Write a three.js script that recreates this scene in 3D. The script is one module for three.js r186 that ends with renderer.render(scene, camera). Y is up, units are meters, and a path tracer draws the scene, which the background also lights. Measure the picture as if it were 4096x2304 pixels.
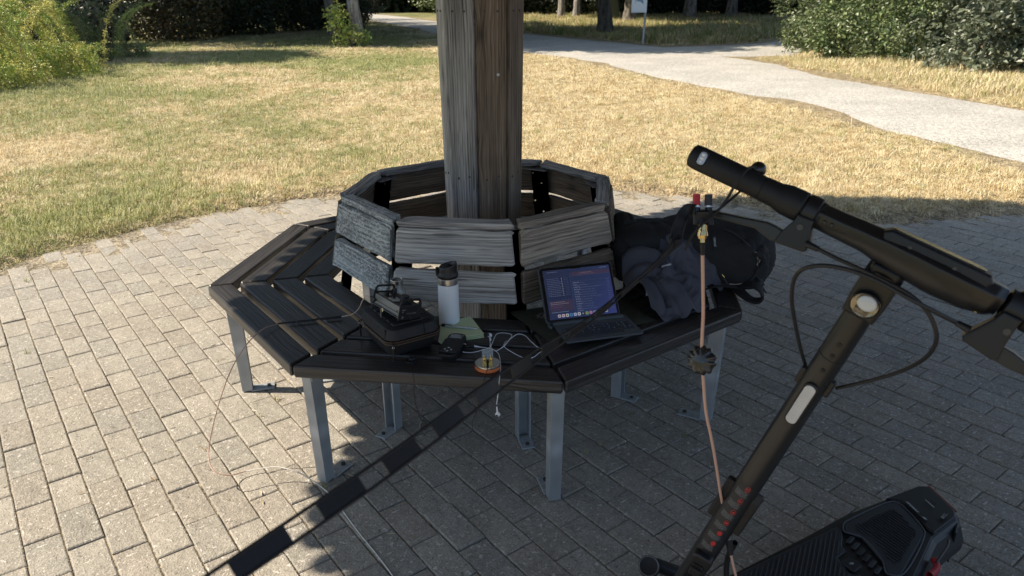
import * as THREE from 'three';
import { RoundedBoxGeometry } from 'three/addons/geometries/RoundedBoxGeometry.js';
import { mergeGeometries } from 'three/addons/utils/BufferGeometryUtils.js';

// ---------------------------------------------------------------- camera, sky, sun, exposure
const scene = new THREE.Scene();
const CAM_H = 1.5072, PITCH = 0.381784, ROLL = 0.005762, FPX = 2964.62;   // eye height in metres, tilt, focal length for a 4096 wide frame
const camera = new THREE.PerspectiveCamera(42.47, 1024 / 576, 0.05, 600);
camera.position.set(0, CAM_H, 0);
camera.rotation.order = 'YXZ';
camera.rotation.set(-PITCH, 0, -ROLL);
camera.focus = 2.2;
camera.userData.fStop = 8;
const renderer = new THREE.WebGLRenderer({ antialias: true });
renderer.toneMapping = THREE.LinearToneMapping;
renderer.toneMappingExposure = 1.78;
renderer.shadowMap.enabled = true;
const sunDir = new THREE.Vector3(-1, 1.044, -0.02).normalize();
{ // clear summer sky: paler towards the horizon and round the sun
  const w = 512, h = 256, d = new Float32Array(w * h * 4), v = new THREE.Vector3();
  for (let j = 0; j < h; j++) for (let i = 0; i < w; i++) {
    const el = ((j + 0.5) / h - 0.5) * Math.PI, az = ((i + 0.5) / w - 0.5) * 2 * Math.PI; v.set(Math.cos(el) * Math.cos(az), Math.sin(el), Math.cos(el) * Math.sin(az));
    const k = 4 * (j * w + i), up = Math.max(0, v.y), m = Math.pow(1 - up, 2.6), g = Math.max(0, v.dot(sunDir)), glow = 0.5 * Math.pow(g, 14) + 0.16 * Math.pow(g, 3);
    const c = v.y < 0 ? [0.12, 0.105, 0.075] : [0.116 + 0.18 * m + glow, 0.176 + 0.23 * m + glow * 0.96, 0.282 + 0.27 * m + glow * 0.88];
    d[k] = c[0]; d[k + 1] = c[1]; d[k + 2] = c[2]; d[k + 3] = 1;
  }
  const t = new THREE.DataTexture(d, w, h, THREE.RGBAFormat, THREE.FloatType); t.mapping = THREE.EquirectangularReflectionMapping; t.magFilter = t.minFilter = THREE.LinearFilter; t.needsUpdate = true;
  scene.background = t; scene.environment = t;
}
const sun = new THREE.DirectionalLight(new THREE.Color(1, 0.88, 0.71), 4.7);
sun.name = 'sun';
sun.position.copy(sunDir).multiplyScalar(60);
sun.castShadow = true;
sun.shadow.mapSize.set(4096, 4096);
Object.assign(sun.shadow.camera, { left: -30, right: 30, top: 30, bottom: -30, near: 1, far: 160 });
scene.add(sun, sun.target);

// ---------------------------------------------------------------- helpers
let seed = 7;
const rnd = () => { seed = (seed + 0x6d2b79f5) | 0; let t = Math.imul(seed ^ (seed >>> 15), 1 | seed); t = (t + Math.imul(t ^ (t >>> 7), 61 | t)) ^ t; return ((t ^ (t >>> 14)) >>> 0) / 4294967296; };
const rr = (a, b) => a + (b - a) * rnd();
const pick = (a) => a[Math.floor(rnd() * a.length)];
const lerp = (a, b, t) => a + (b - a) * t, clamp = (x, a = 0, b = 1) => Math.min(b, Math.max(a, x));
const sstep = (a, b, x) => { const t = clamp((x - a) / (b - a)); return t * t * (3 - 2 * t); };
const W = (x, y, z) => new THREE.Vector3(x, z, -y);          // x right, y away, z up
const C = (r, g, b) => new THREE.Color().setRGB(r, g, b);     // linear base colour
const PI = Math.PI;
// where a sight line meets a level, or reaches a distance (used to survey the place)
const ray = (sx, sy) => {
  const a = (sx - 2048) / FPX, b = -(sy - 1152) / FPX, cr = Math.cos(ROLL), sr = Math.sin(ROLL), u = cr * a + sr * b, v = -sr * a + cr * b, cp = Math.cos(PITCH), sp = Math.sin(PITCH);
  return new THREE.Vector3(u, -sp + v * cp, -(cp + v * sp));
};
const atH = (sx, sy, h = 0) => { const d = ray(sx, sy); return d.multiplyScalar((h - CAM_H) / d.y).add(camera.position); };
const atD = (sx, sy, t) => ray(sx, sy).multiplyScalar(t).add(camera.position);

const used = {};
function numbered(name) { const n = used[name] = (used[name] ?? -1) + 1; return n ? name + '_' + String(n).padStart(3, '0') : name; }
function tag(o, label, category, group) { Object.assign(o.userData, { label, category }); if (group) o.userData.group = group; return o; }
function thing(name, label, category, pos, group) {
  const o = new THREE.Group(); o.name = numbered(name); if (pos) o.position.copy(pos); scene.add(o); return tag(o, label, category, group);
}
function mesh(name, geo, mat, parent = scene) {
  const m = new THREE.Mesh(geo, mat); m.name = parent === scene ? numbered(name) : name; m.castShadow = m.receiveShadow = true; parent.add(m); return m;
}
const clean = (g) => { const q = g.index ? g.toNonIndexed() : g; for (const k of Object.keys(q.attributes)) if (!['position', 'normal', 'uv', 'color'].includes(k)) q.deleteAttribute(k); if (!q.attributes.uv) q.setAttribute('uv', new THREE.BufferAttribute(new Float32Array(q.attributes.position.count * 2), 2)); return q; };
const merge = (list) => mergeGeometries(list.map(clean));
const box = (w, h, d, r = 0.003, seg = 2) => new RoundedBoxGeometry(w, h, d, seg, Math.min(r, w / 2.01, h / 2.01, d / 2.01));
const cyl = (r1, r2, h, n = 24, open = false) => new THREE.CylinderGeometry(r1, r2, h, n, 1, open);
const lathe = (pts, n = 32) => new THREE.LatheGeometry(pts.map((p) => new THREE.Vector2(p[0], p[1])), n);
const tube = (pts, r, seg = 40, n = 8, closed = false) => new THREE.TubeGeometry(new THREE.CatmullRomCurve3(pts, closed, 'centripetal'), seg, r, n, closed);
function rod(a, b, r, r2 = r, n = 12) { const d = b.clone().sub(a), g = cyl(r2, r, d.length(), n); g.applyQuaternion(new THREE.Quaternion().setFromUnitVectors(new THREE.Vector3(0, 1, 0), d.clone().normalize())); const m = a.clone().add(b).multiplyScalar(0.5); return g.translate(m.x, m.y, m.z); }
function slab(outline, depth, bevel = 0, holes = [], seg = 2) {      // outline in x,y; extruded along +z, centred
  const s = new THREE.Shape(outline.map((p) => new THREE.Vector2(p[0], p[1])));
  for (const h of holes) s.holes.push(new THREE.Path(h.map((p) => new THREE.Vector2(p[0], p[1]))));
  const g = new THREE.ExtrudeGeometry(s, { depth: depth - 2 * bevel, bevelEnabled: bevel > 0, bevelThickness: bevel, bevelSize: bevel, bevelOffset: -bevel, bevelSegments: seg, curveSegments: 10 });
  return g.translate(0, 0, -(depth - 2 * bevel) / 2);
}
function rrect(w, h, r, n = 5) { const p = []; for (const [cx, cy, a] of [[w / 2 - r, h / 2 - r, 0], [-w / 2 + r, h / 2 - r, 1], [-w / 2 + r, -h / 2 + r, 2], [w / 2 - r, -h / 2 + r, 3]]) for (let i = 0; i <= n; i++) { const t = (a + i / n) * PI / 2; p.push([cx + r * Math.cos(t), cy + r * Math.sin(t)]); } return p; }
// a frame of axes: matrix whose x, y, z columns are given
function basis(o, x, y, z) { return new THREE.Matrix4().makeBasis(x, y, z).setPosition(o); }
function orient(o, m) { m.decompose(o.position, o.quaternion, o.scale); return o; }

// periodic value noise
const hash = (x, y, s) => { let h = Math.imul(x, 374761393) ^ Math.imul(y, 668265263) ^ Math.imul(s, 1442695041); h = Math.imul(h ^ (h >>> 13), 1274126177); return ((h ^ (h >>> 16)) >>> 0) / 4294967296; };
function vn(x, y, s = 0, px = 0, py = 0) {
  const xi = Math.floor(x), yi = Math.floor(y), fx = x - xi, fy = y - yi, u = fx * fx * (3 - 2 * fx), v = fy * fy * (3 - 2 * fy);
  const w = (a, p) => (p ? ((a % p) + p) % p : a), x0 = w(xi, px), x1 = w(xi + 1, px), y0 = w(yi, py), y1 = w(yi + 1, py);
  return lerp(lerp(hash(x0, y0, s), hash(x1, y0, s), u), lerp(hash(x0, y1, s), hash(x1, y1, s), u), v);
}
const fbm = (x, y, s = 0, o = 4) => { let a = 0, k = 0.5, n = 0; for (let i = 0; i < o; i++) { a += k * vn(x, y, s + i); n += k; x *= 2.03; y *= 2.03; k *= 0.5; } return a / n; };
function dataTex(w, h, fn, srgb) {
  const d = new Uint8Array(w * h * 4), c = [0, 0, 0];
  const enc = srgb ? (v) => 255 * (v <= 0.0031308 ? 12.92 * v : 1.055 * Math.pow(v, 1 / 2.4) - 0.055) : (v) => 255 * v;
  for (let j = 0; j < h; j++) for (let i = 0; i < w; i++) { fn(i / w, j / h, c, i, j); const k = 4 * (j * w + i); for (let q = 0; q < 3; q++) d[k + q] = clamp(enc(clamp(c[q])), 0, 255); d[k + 3] = 255; }
  const t = new THREE.DataTexture(d, w, h); t.wrapS = t.wrapT = THREE.RepeatWrapping; t.magFilter = THREE.LinearFilter; t.minFilter = THREE.LinearMipmapLinearFilter; t.generateMipmaps = true;
  if (srgb) t.colorSpace = THREE.SRGBColorSpace; t.needsUpdate = true; return t;
}
const rep = (t, u, v = u) => { const q = t.clone(); q.repeat.set(u, v); q.needsUpdate = true; return q; };
function std(color, roughness, metalness = 0, extra = {}) { return new THREE.MeshStandardMaterial({ color, roughness, metalness, ...extra }); }
function phys(o) { return new THREE.MeshPhysicalMaterial(o); }
function canvasTex(w, h, draw) { const c = document.createElement('canvas'); c.width = w; c.height = h; draw(c.getContext('2d'), w, h); const t = new THREE.CanvasTexture(c); t.colorSpace = THREE.SRGBColorSpace; t.anisotropy = 8; return t; }
// weathered wood: u runs along the grain (1 m a repeat), v across it (0.25 m a repeat)
function wood(s, dark, mid, light, o = {}) {
  const { rings = 18, crack = 0.5, mottle = 0, w = 1024, h = 256, knots = 2, contrast = 1 } = o, ks = [];
  for (let i = 0; i < knots; i++) ks.push([hash(i, 1, s), 0.2 + 0.6 * hash(i, 2, s), 0.012 + 0.016 * hash(i, 3, s)]);
  const f = (u, v) => {
    let warp = (vn(u * 3, v * 2, s, 3, 2) - 0.5) * 0.028 + (vn(u * 12, v * 4, s + 1, 12, 4) - 0.5) * 0.007, knot = 0;
    for (const [ku, kv, kr] of ks) { let du = u - ku; du -= Math.round(du); const dv = (v - kv) * 0.25, d = Math.hypot(du * 0.55, dv) / kr; warp += Math.exp(-d * d * 0.4) * 0.05 * Math.sign(dv + 1e-6); knot = Math.max(knot, Math.exp(-d * d * 1.6)); }
    const q = v + warp, ring = 0.5 + 0.5 * Math.sin(q * rings * 2 * PI), fine = vn(u * 6, q * 90, s + 2, 6, 0), fine2 = vn(u * 22, q * 230, s + 3, 22, 0), big = vn(u * 3, v * 5, s + 4, 3, 5);
    let t = 0.5 + contrast * (0.2 * (ring * ring - 0.45) + 0.55 * (fine - 0.5) + 0.45 * (fine2 - 0.5) + 0.4 * (big - 0.5));
    const cr = sstep(0.76, 0.86, vn(u * 6, q * 50, s + 5, 6, 0)) * sstep(0.45, 0.7, vn(u * 5, v * 7, s + 6, 5, 7)) * crack;
    let m = 0; if (mottle) m = mottle * sstep(0.46, 0.66, vn(u * 150, v * 62, s + 7, 150, 62) * 0.5 + vn(u * 60, v * 40, s + 8, 60, 40) * 0.3 + vn(u * 22, v * 12, s + 9, 22, 12) * 0.2);
    return [t, cr, knot, m];
  };
  const map = dataTex(w, h, (u, v, c) => { const [t, cr, kn, m] = f(u, v), tt = clamp(t), a = tt < 0.5 ? dark : mid, b = tt < 0.5 ? mid : light, k = tt < 0.5 ? tt * 2 : tt * 2 - 1; for (let i = 0; i < 3; i++) { let x = lerp(a[i], b[i], k); x = lerp(x, 0.62, m * 0.55); x *= (1 - 0.8 * cr) * (1 - 0.6 * kn); c[i] = x; } }, true);
  const bump = dataTex(w, h, (u, v, c) => { const [t, cr, kn, m] = f(u, v); c[0] = c[1] = c[2] = clamp(0.15 + 0.7 * t - 0.7 * cr - 0.1 * kn + 0.15 * m); });
  map.repeat.set(1, 4); bump.repeat.set(1, 4);
  return { map, bump };
}
const woodMat = (w, roughness, bumpScale = 0.002, tint) => std(tint || C(1, 1, 1), roughness, 0, { map: w.map, bumpMap: w.bump, bumpScale });
// ---------------------------------------------------------------- the place: ground, paving, path
const CX = -0.12446, CY = 2.90937;                       // axis of the shelter
const PAVE_R = 3.1;
const inPaving = (x, y) => { const d = Math.hypot(x - CX, y - CY), wob = 0.06 * (vn(x * 2, y * 2, 3) - 0.5); return Math.max(PAVE_R - d, Math.min(x - 1.2, 4.86 + 0.13 * (x - 2.1) + 0.25 * sstep(3, 5, x) - y)) + wob; };   // > 0 inside, metres
const pathC = [[6.7, 2.0], [6.15, 6.2], [5.35, 9.8], [4.45, 13.4], [3.5, 17.5], [2.3, 21], [0.5, 25], [-2.6, 33], [-5.6, 42], [-10, 53], [-17, 66]].map(([x, y]) => new THREE.Vector3(x, y, 0));
const pathW = [3.2, 3.2, 3.2, 3.2, 4.2, 4.8, 4.2, 3.2, 3.2, 3.6, 5];
const sideC = [[3.4, 19.6], [7.5, 21.0], [11, 25], [14, 30], [16, 40], [17, 55]].map(([x, y]) => new THREE.Vector3(x, y, 0)), sideW = [4.6, 4.2, 3.8, 3.6, 3.6, 3.6];
const mkCurve = (pts, w) => { const c = new THREE.CatmullRomCurve3(pts), o = []; for (let i = 0; i <= 160; i++) { const p = c.getPoint(i / 160), t = c.getTangent(i / 160), k = i / 160 * (w.length - 1), j = Math.min(w.length - 2, Math.floor(k)); o.push([p.x, p.y, -t.y, t.x, lerp(w[j], w[j + 1], k - j) / 2]); } return o; };
const pathL = mkCurve(pathC, pathW), sideL = mkCurve(sideC, sideW);
const distTo = (L, x, y) => { let b = -99; for (let i = 0; i < L.length; i += 2) { const p = L[i], d = p[4] - Math.hypot(x - p[0], y - p[1]); if (d > b) b = d; } return b; };
const inPath = (x, y) => Math.max(distTo(pathL, x, y), distTo(sideL, x, y)) + 0.5 * (vn(x * 0.9, y * 0.9, 5) - 0.5) + 0.2 * (vn(x * 4, y * 4, 6) - 0.5);
// how green the turf is, 0 straw ... 1 green
const greenAt = (x, y) => {
  const left = sstep(0.6, -3.2, x), n = fbm(x * 0.35 + 3, y * 0.28 + 1, 11, 3), m = fbm(x * 1.3, y * 1.1, 21, 3);
  return clamp(0.04 + left * (0.36 + 1.7 * (n - 0.42)) + 0.95 * (m - 0.55) * (0.35 + left) + 0.35 * sstep(0.6, 0.72, n) + 0.3 * sstep(-4, -7, x) + 0.25 * sstep(5.9, 4.2, y) * left - 0.05);
};
const groundH = (x, y) => { const e = inPaving(x, y); return e > 0 ? -0.03 : lerp(-0.012, 0.034, sstep(0.02, lerp(0.1, 0.3, vn(x * 1.5, y * 1.5, 33)), -e)) + 0.05 * (fbm(x * 0.5, y * 0.5, 31, 2) - 0.5) * sstep(0.3, 3, -e) - 0.02 * sstep(-0.3, 0.3, inPath(x, y)); };

const soilT = dataTex(512, 512, (u, v, c) => { const a = vn(u * 16, v * 16, 1, 16, 16), b = vn(u * 64, v * 64, 2, 64, 64), d = vn(u * 160, v * 160, 3, 160, 160); const t = 0.55 + 0.35 * (a - 0.5) + 0.5 * (b - 0.5) + 0.5 * (d - 0.5); c[0] = 1.0 * t; c[1] = 1.0 * t; c[2] = 1.0 * t; }, true);
const soilB = dataTex(512, 512, (u, v, c) => { c[0] = c[1] = c[2] = 0.5 * vn(u * 64, v * 64, 2, 64, 64) + 0.5 * vn(u * 160, v * 160, 3, 160, 160); });
{ // ground sheet: fine near the bench, coarse far away
  const N = 300, pos = [], col = [], uv = [], idx = [], f = (t) => { const s = t * 2 - 1; return Math.sign(s) * (Math.abs(s) * 22 + Math.pow(Math.abs(s), 5) * 230); };
  for (let j = 0; j <= N; j++) for (let i = 0; i <= N; i++) {
    const x = f(i / N), y = f(j / N) + 12, e = inPaving(x, y), p = inPath(x, y), g = greenAt(x, y);
    pos.push(x, groundH(x, y), -y); uv.push(x, y);
    const straw = [0.46, 0.38, 0.21], green = [0.2, 0.23, 0.065], soil = [0.34, 0.26, 0.165], k = sstep(0.4, -0.05, -e), far = sstep(0.1, 0.5, fbm(x * 0.6, y * 0.6, 41, 2) - 0.3);
    for (let q = 0; q < 3; q++) { let v = lerp(straw[q], green[q], g) * lerp(0.85, 1.05, far); v = lerp(v, soil[q], Math.max(k, 0.6 * sstep(-0.4, 0, p))); col.push(v); }
  }
  for (let j = 0; j < N; j++) for (let i = 0; i < N; i++) { const a = j * (N + 1) + i, b = a + 1, c = a + N + 1, d = c + 1; idx.push(a, b, d, a, d, c); }
  const g = new THREE.BufferGeometry(); g.setAttribute('position', new THREE.Float32BufferAttribute(pos, 3)); g.setAttribute('color', new THREE.Float32BufferAttribute(col, 3)); g.setAttribute('uv', new THREE.Float32BufferAttribute(uv, 2)); g.setIndex(idx); g.computeVertexNormals();
  const m = mesh('ground', g, std(C(1.5, 1.5, 1.5), 1, 0, { vertexColors: true, map: soilT, bumpMap: soilB, bumpScale: 0.02 }));
  m.userData.kind = 'structure';
}
// gravel path and its side branch
const gravT = dataTex(1024, 1024, (u, v, c) => { const a = vn(u * 6, v * 6, 51, 6, 6), b = vn(u * 90, v * 90, 52, 90, 90), d = vn(u * 240, v * 240, 53, 240, 240), st = sstep(0.82, 0.9, vn(u * 130, v * 130, 54, 130, 130)); let t = 0.43 + 0.1 * (a - 0.5) + 0.16 * (b - 0.5) + 0.2 * (d - 0.5); t = lerp(t, 0.24 + 0.5 * d, st * 0.6); c[0] = t; c[1] = t * 0.96; c[2] = t * 0.88; }, true);
const gravB = dataTex(1024, 1024, (u, v, c) => { c[0] = c[1] = c[2] = 0.4 * vn(u * 90, v * 90, 52, 90, 90) + 0.5 * vn(u * 240, v * 240, 53, 240, 240); });
gravT.repeat.set(0.35, 0.35); gravB.repeat.set(0.35, 0.35);
const gravM = std(C(1, 1, 1), 0.95, 0, { map: gravT, bumpMap: gravB, bumpScale: 0.015 });
function ribbon(name, L, lift, ext) {
  const pos = [], uv = [], idx = [], K = 10;
  L.forEach((p, i) => { for (let k = 0; k <= K; k++) { const s = (k / K * 2 - 1) * (p[4] + ext * (k === 0 || k === K ? 1 : 0) + (k === 0 || k === K ? 0.5 * (vn(i * 0.35, k * 9, 61) - 0.5) : 0)), x = p[0] + p[2] * s, y = p[1] + p[3] * s; const edge = Math.abs(k / K * 2 - 1); pos.push(x, lerp(0.028, -0.02, edge ** 4) + lift, -y); uv.push(x, y); } });
  for (let i = 0; i < L.length - 1; i++) for (let k = 0; k < K; k++) { const a = i * (K + 1) + k, b = a + 1, c = a + K + 1, d = c + 1; idx.push(a, b, d, a, d, c); }
  const g = new THREE.BufferGeometry(); g.setAttribute('position', new THREE.Float32BufferAttribute(pos, 3)); g.setAttribute('uv', new THREE.Float32BufferAttribute(uv, 2)); g.setIndex(idx); g.computeVertexNormals();
  const m = mesh(name, g, gravM); m.userData.kind = 'structure'; return m;
}
ribbon('gravel_path', pathL, 0.012, 0.1); ribbon('side_path', sideL, 0.004, 0.1);

// ---- paving: 20 x 10 cm concrete blocks in running bond
const paveM = [];
{
  const T = [0, 1].map((s) => dataTex(1024, 1024, (u, v, c) => {
    const a = vn(u * 5, v * 5, 71 + s, 5, 5), b = vn(u * 60, v * 60, 72 + s, 60, 60), d = vn(u * 220, v * 220, 73 + s, 220, 220), n1 = vn(u * 100, v * 100, 74 + s, 100, 100), n2 = vn(u * 170, v * 170, 75 + s, 170, 170), n3 = vn(u * 120, v * 120, 79 + s, 120, 120);
    let t = 0.315 + 0.06 * (a - 0.5) + 0.08 * (b - 0.5) + 0.13 * (d - 0.5);
    const li = Math.max(sstep(0.85, 0.9, n1), 0.75 * sstep(0.87, 0.92, n2)), dk = sstep(0.12, 0.05, n3);
    t = lerp(t, 0.62, li * 0.75); t = lerp(t, 0.1, dk * 0.7);
    c[0] = t; c[1] = t * lerp(0.94, 0.97, li); c[2] = t * lerp(0.84, 0.92, li);
  }, true));
  const B = dataTex(1024, 1024, (u, v, c) => { const d = vn(u * 220, v * 220, 73, 220, 220), b = vn(u * 60, v * 60, 72, 60, 60); c[0] = c[1] = c[2] = 0.3 + 0.35 * d + 0.2 * b + 0.25 * sstep(0.8, 0.95, vn(u * 100, v * 100, 74, 100, 100)); });
  for (const t of T) { t.repeat.set(1.3, 1.3); } B.repeat.set(1.3, 1.3);
  for (const [t, k] of [[0, [0.93, 0.915, 0.88]], [1, [0.88, 0.875, 0.85]], [0, [0.97, 0.945, 0.9]], [1, [0.92, 0.885, 0.84]]]) paveM.push(std(C(...k), 0.9, 0, { map: T[t], bumpMap: B, bumpScale: 0.004 }));
}
const pavement = new THREE.Group(); pavement.name = 'pavement'; pavement.userData.kind = 'structure'; scene.add(pavement);
{
  const L = 0.2, w = 0.1, j = 0.003;
  const variants = [];
  for (let v = 0; v < 8; v++) {
    const hl = L / 2 - j / 2 - rr(0, 0.0012), hw = w / 2 - j / 2 - rr(0, 0.001), c = 0.0036, cd = 0.0026, depth = 0.05, pos = [], uv = [], ou = rnd() * 9, ov = rnd() * 9;
    const ringAt = (ix, y) => [[-hl + ix, -hw + ix], [hl - ix, -hw + ix], [hl - ix, hw - ix], [-hl + ix, hw - ix]].map(([x, z]) => [x, y, z]);
    const r0 = ringAt(c, 0), r1 = ringAt(0, -cd), r2 = ringAt(0, -depth);
    const q = (a, b, cc, d) => { for (const p of [a, cc, b, a, d, cc]) { pos.push(...p); uv.push(p[0] + ou + (p[1] < -cd ? p[1] : 0), p[2] + ov); } };
    q(r0[0], r0[1], r0[2], r0[3]);
    for (let i = 0; i < 4; i++) { const n = (i + 1) % 4; q(r1[i], r1[n], r0[n], r0[i]); q(r2[i], r2[n], r1[n], r1[i]); }
    const g = new THREE.BufferGeometry(); g.setAttribute('position', new THREE.Float32BufferAttribute(pos, 3)); g.setAttribute('uv', new THREE.Float32BufferAttribute(uv, 2)); g.computeVertexNormals(); variants.push(g);
  }
  // bond: continuous joints run at -53 degrees, rows follow at 37 degrees
  const th = -52.9 * PI / 180, ea = [Math.cos(th), Math.sin(th)], ec = [-ea[1], ea[0]], o = [-1.5134 * 1.0352, 2.804 * 1.0352];
  const list = [];
  for (let r = -70; r < 70; r++) for (let k = -45; k < 45; k++) {
    const a = (k + 0.5 + (r & 1 ? 0.5 : 0)) * L, cc = (r + 0.5) * w, x = o[0] + ea[0] * a + ec[0] * cc, y = o[1] + ea[1] * a + ec[1] * cc;
    if (inPaving(x, y) < 0.02 || x > 6.5 || y < 0.2 || x < -3.4) continue;
    const d = new THREE.Vector3(x, 0, -y).sub(camera.position), vz = -(d.y * Math.sin(PITCH) * -1) , depth = -d.z * Math.cos(PITCH) - d.y * Math.sin(PITCH), sx = d.x / depth, up = (-d.z * -Math.sin(PITCH) * -1 + d.y * Math.cos(PITCH)) / depth;
    const seen = depth > 0.3 && Math.abs(sx) < 0.74 && up > -0.43 && up < 0.43;
    list.push({ x, y, size: seen ? 1 / depth / depth * (-d.y / d.length()) : 0 });
  }
  list.sort((p, q) => q.size - p.size);
  const rest = [[], [], [], []];
  list.forEach((p, i) => {
    const g = variants[Math.floor(rnd() * 8)], mi = Math.floor(rnd() * 4), edge = sstep(0.5, 0.0, inPaving(p.x, p.y));
    const m = new THREE.Object3D(), lift = rr(-0.0022, 0.0022) + (rnd() < 0.05 ? rr(0.002, 0.006) : 0) - edge * rr(0, 0.01);
    m.position.set(p.x, lift, -p.y); m.rotation.set(rr(-0.012, 0.012), -(-th) * -1 + rr(-0.008, 0.008), rr(-0.008, 0.008), 'YXZ');
    m.rotation.y = th + rr(-0.008, 0.008);
    if (rnd() < 0.5) m.rotation.y += PI;
    m.updateMatrix();
    if (i < 300 && p.size > 0) { const q = mesh('paver', g, paveM[mi], pavement); q.position.copy(m.position); q.rotation.copy(m.rotation); }
    else rest[mi].push(g.clone().applyMatrix4(m.matrix));
  });
  const all = mergeGeometries(rest.map((r) => mergeGeometries(r)), true);
  const q = mesh('pavers', all, paveM, pavement); q.userData.kind = 'stuff';
  const sheet = new THREE.CircleGeometry(PAVE_R + 0.05, 64).rotateX(-PI / 2).translate(CX, -0.0062, -CY), s2 = new THREE.PlaneGeometry(5.4, 6.2).rotateX(-PI / 2).translate(4.2, -0.0102, -2.2);
  const pu = (g) => { const p = g.attributes.position, u = g.attributes.uv; for (let i = 0; i < p.count; i++) u.setXY(i, p.getX(i), p.getZ(i)); return g; };
  mesh('joint_sand', merge([pu(sheet), pu(s2)]), std(C(0.46, 0.39, 0.28), 1, 0, { map: soilT, bumpMap: soilB, bumpScale: 0.01 }), pavement);
}
// ---------------------------------------------------------------- shelter: clad post and mushroom roof
const wGrey = [0, 1, 2].map((s) => wood(100 + s * 17, [0.085, 0.082, 0.08], [0.31, 0.3, 0.288], [0.56, 0.55, 0.53], { rings: 14 + s * 4, crack: 0.7, knots: 2 }));
const wBrown = [0, 1].map((s) => wood(200 + s * 17, [0.055, 0.04, 0.028], [0.17, 0.135, 0.1], [0.31, 0.26, 0.205], { rings: 16 + 5 * s, crack: 0.5, knots: 3 }));
const wLichen = wood(301, [0.06, 0.063, 0.065], [0.2, 0.21, 0.21], [0.42, 0.43, 0.42], { rings: 16, crack: 0.5, mottle: 0.75, knots: 1 });
const wDark = [0, 1].map((s) => wood(400 + s * 13, [0.017, 0.0155, 0.0152], [0.038, 0.035, 0.034], [0.074, 0.068, 0.066], { rings: 11 + 3 * s, crack: 0.3, knots: 1 }));
const M = {
  grey: wGrey.map((w) => woodMat(w, 0.85, 0.004, C(1.22, 1.22, 1.22))), brown: wBrown.map((w) => woodMat(w, 0.82, 0.004)), lichen: woodMat(wLichen, 0.9, 0.005, C(1.45, 1.5, 1.5)),
  greyBrown: woodMat(wGrey[1], 0.85, 0.004, C(1.0, 0.89, 0.76)),
  slat: wDark.map((w) => woodMat(w, 0.34, 0.0014)),
  steel: std(C(0.5, 0.535, 0.55), 0.5, 0.3, { map: dataTex(256, 256, (u, v, c) => { const t = 0.72 + 0.32 * (vn(u * 9, v * 9, 81, 9, 9) - 0.5) + 0.3 * (vn(u * 26, v * 26, 82, 26, 26) - 0.5); c[0] = c[1] = c[2] = t; }, true) }),
  darkSteel: std(C(0.2, 0.21, 0.22), 0.55, 0.3), screw: std(C(0.1, 0.095, 0.09), 0.5, 0.8),
  black: std(C(0.01, 0.01, 0.0115), 0.45), blackMatte: std(C(0.0125, 0.0125, 0.014), 0.7), blackGloss: std(C(0.008, 0.008, 0.009), 0.18),
  chrome: std(C(0.75, 0.74, 0.71), 0.2, 1), brass: std(C(0.72, 0.5, 0.16), 0.25, 1), white: std(C(0.78, 0.78, 0.78), 0.35),
};
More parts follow.
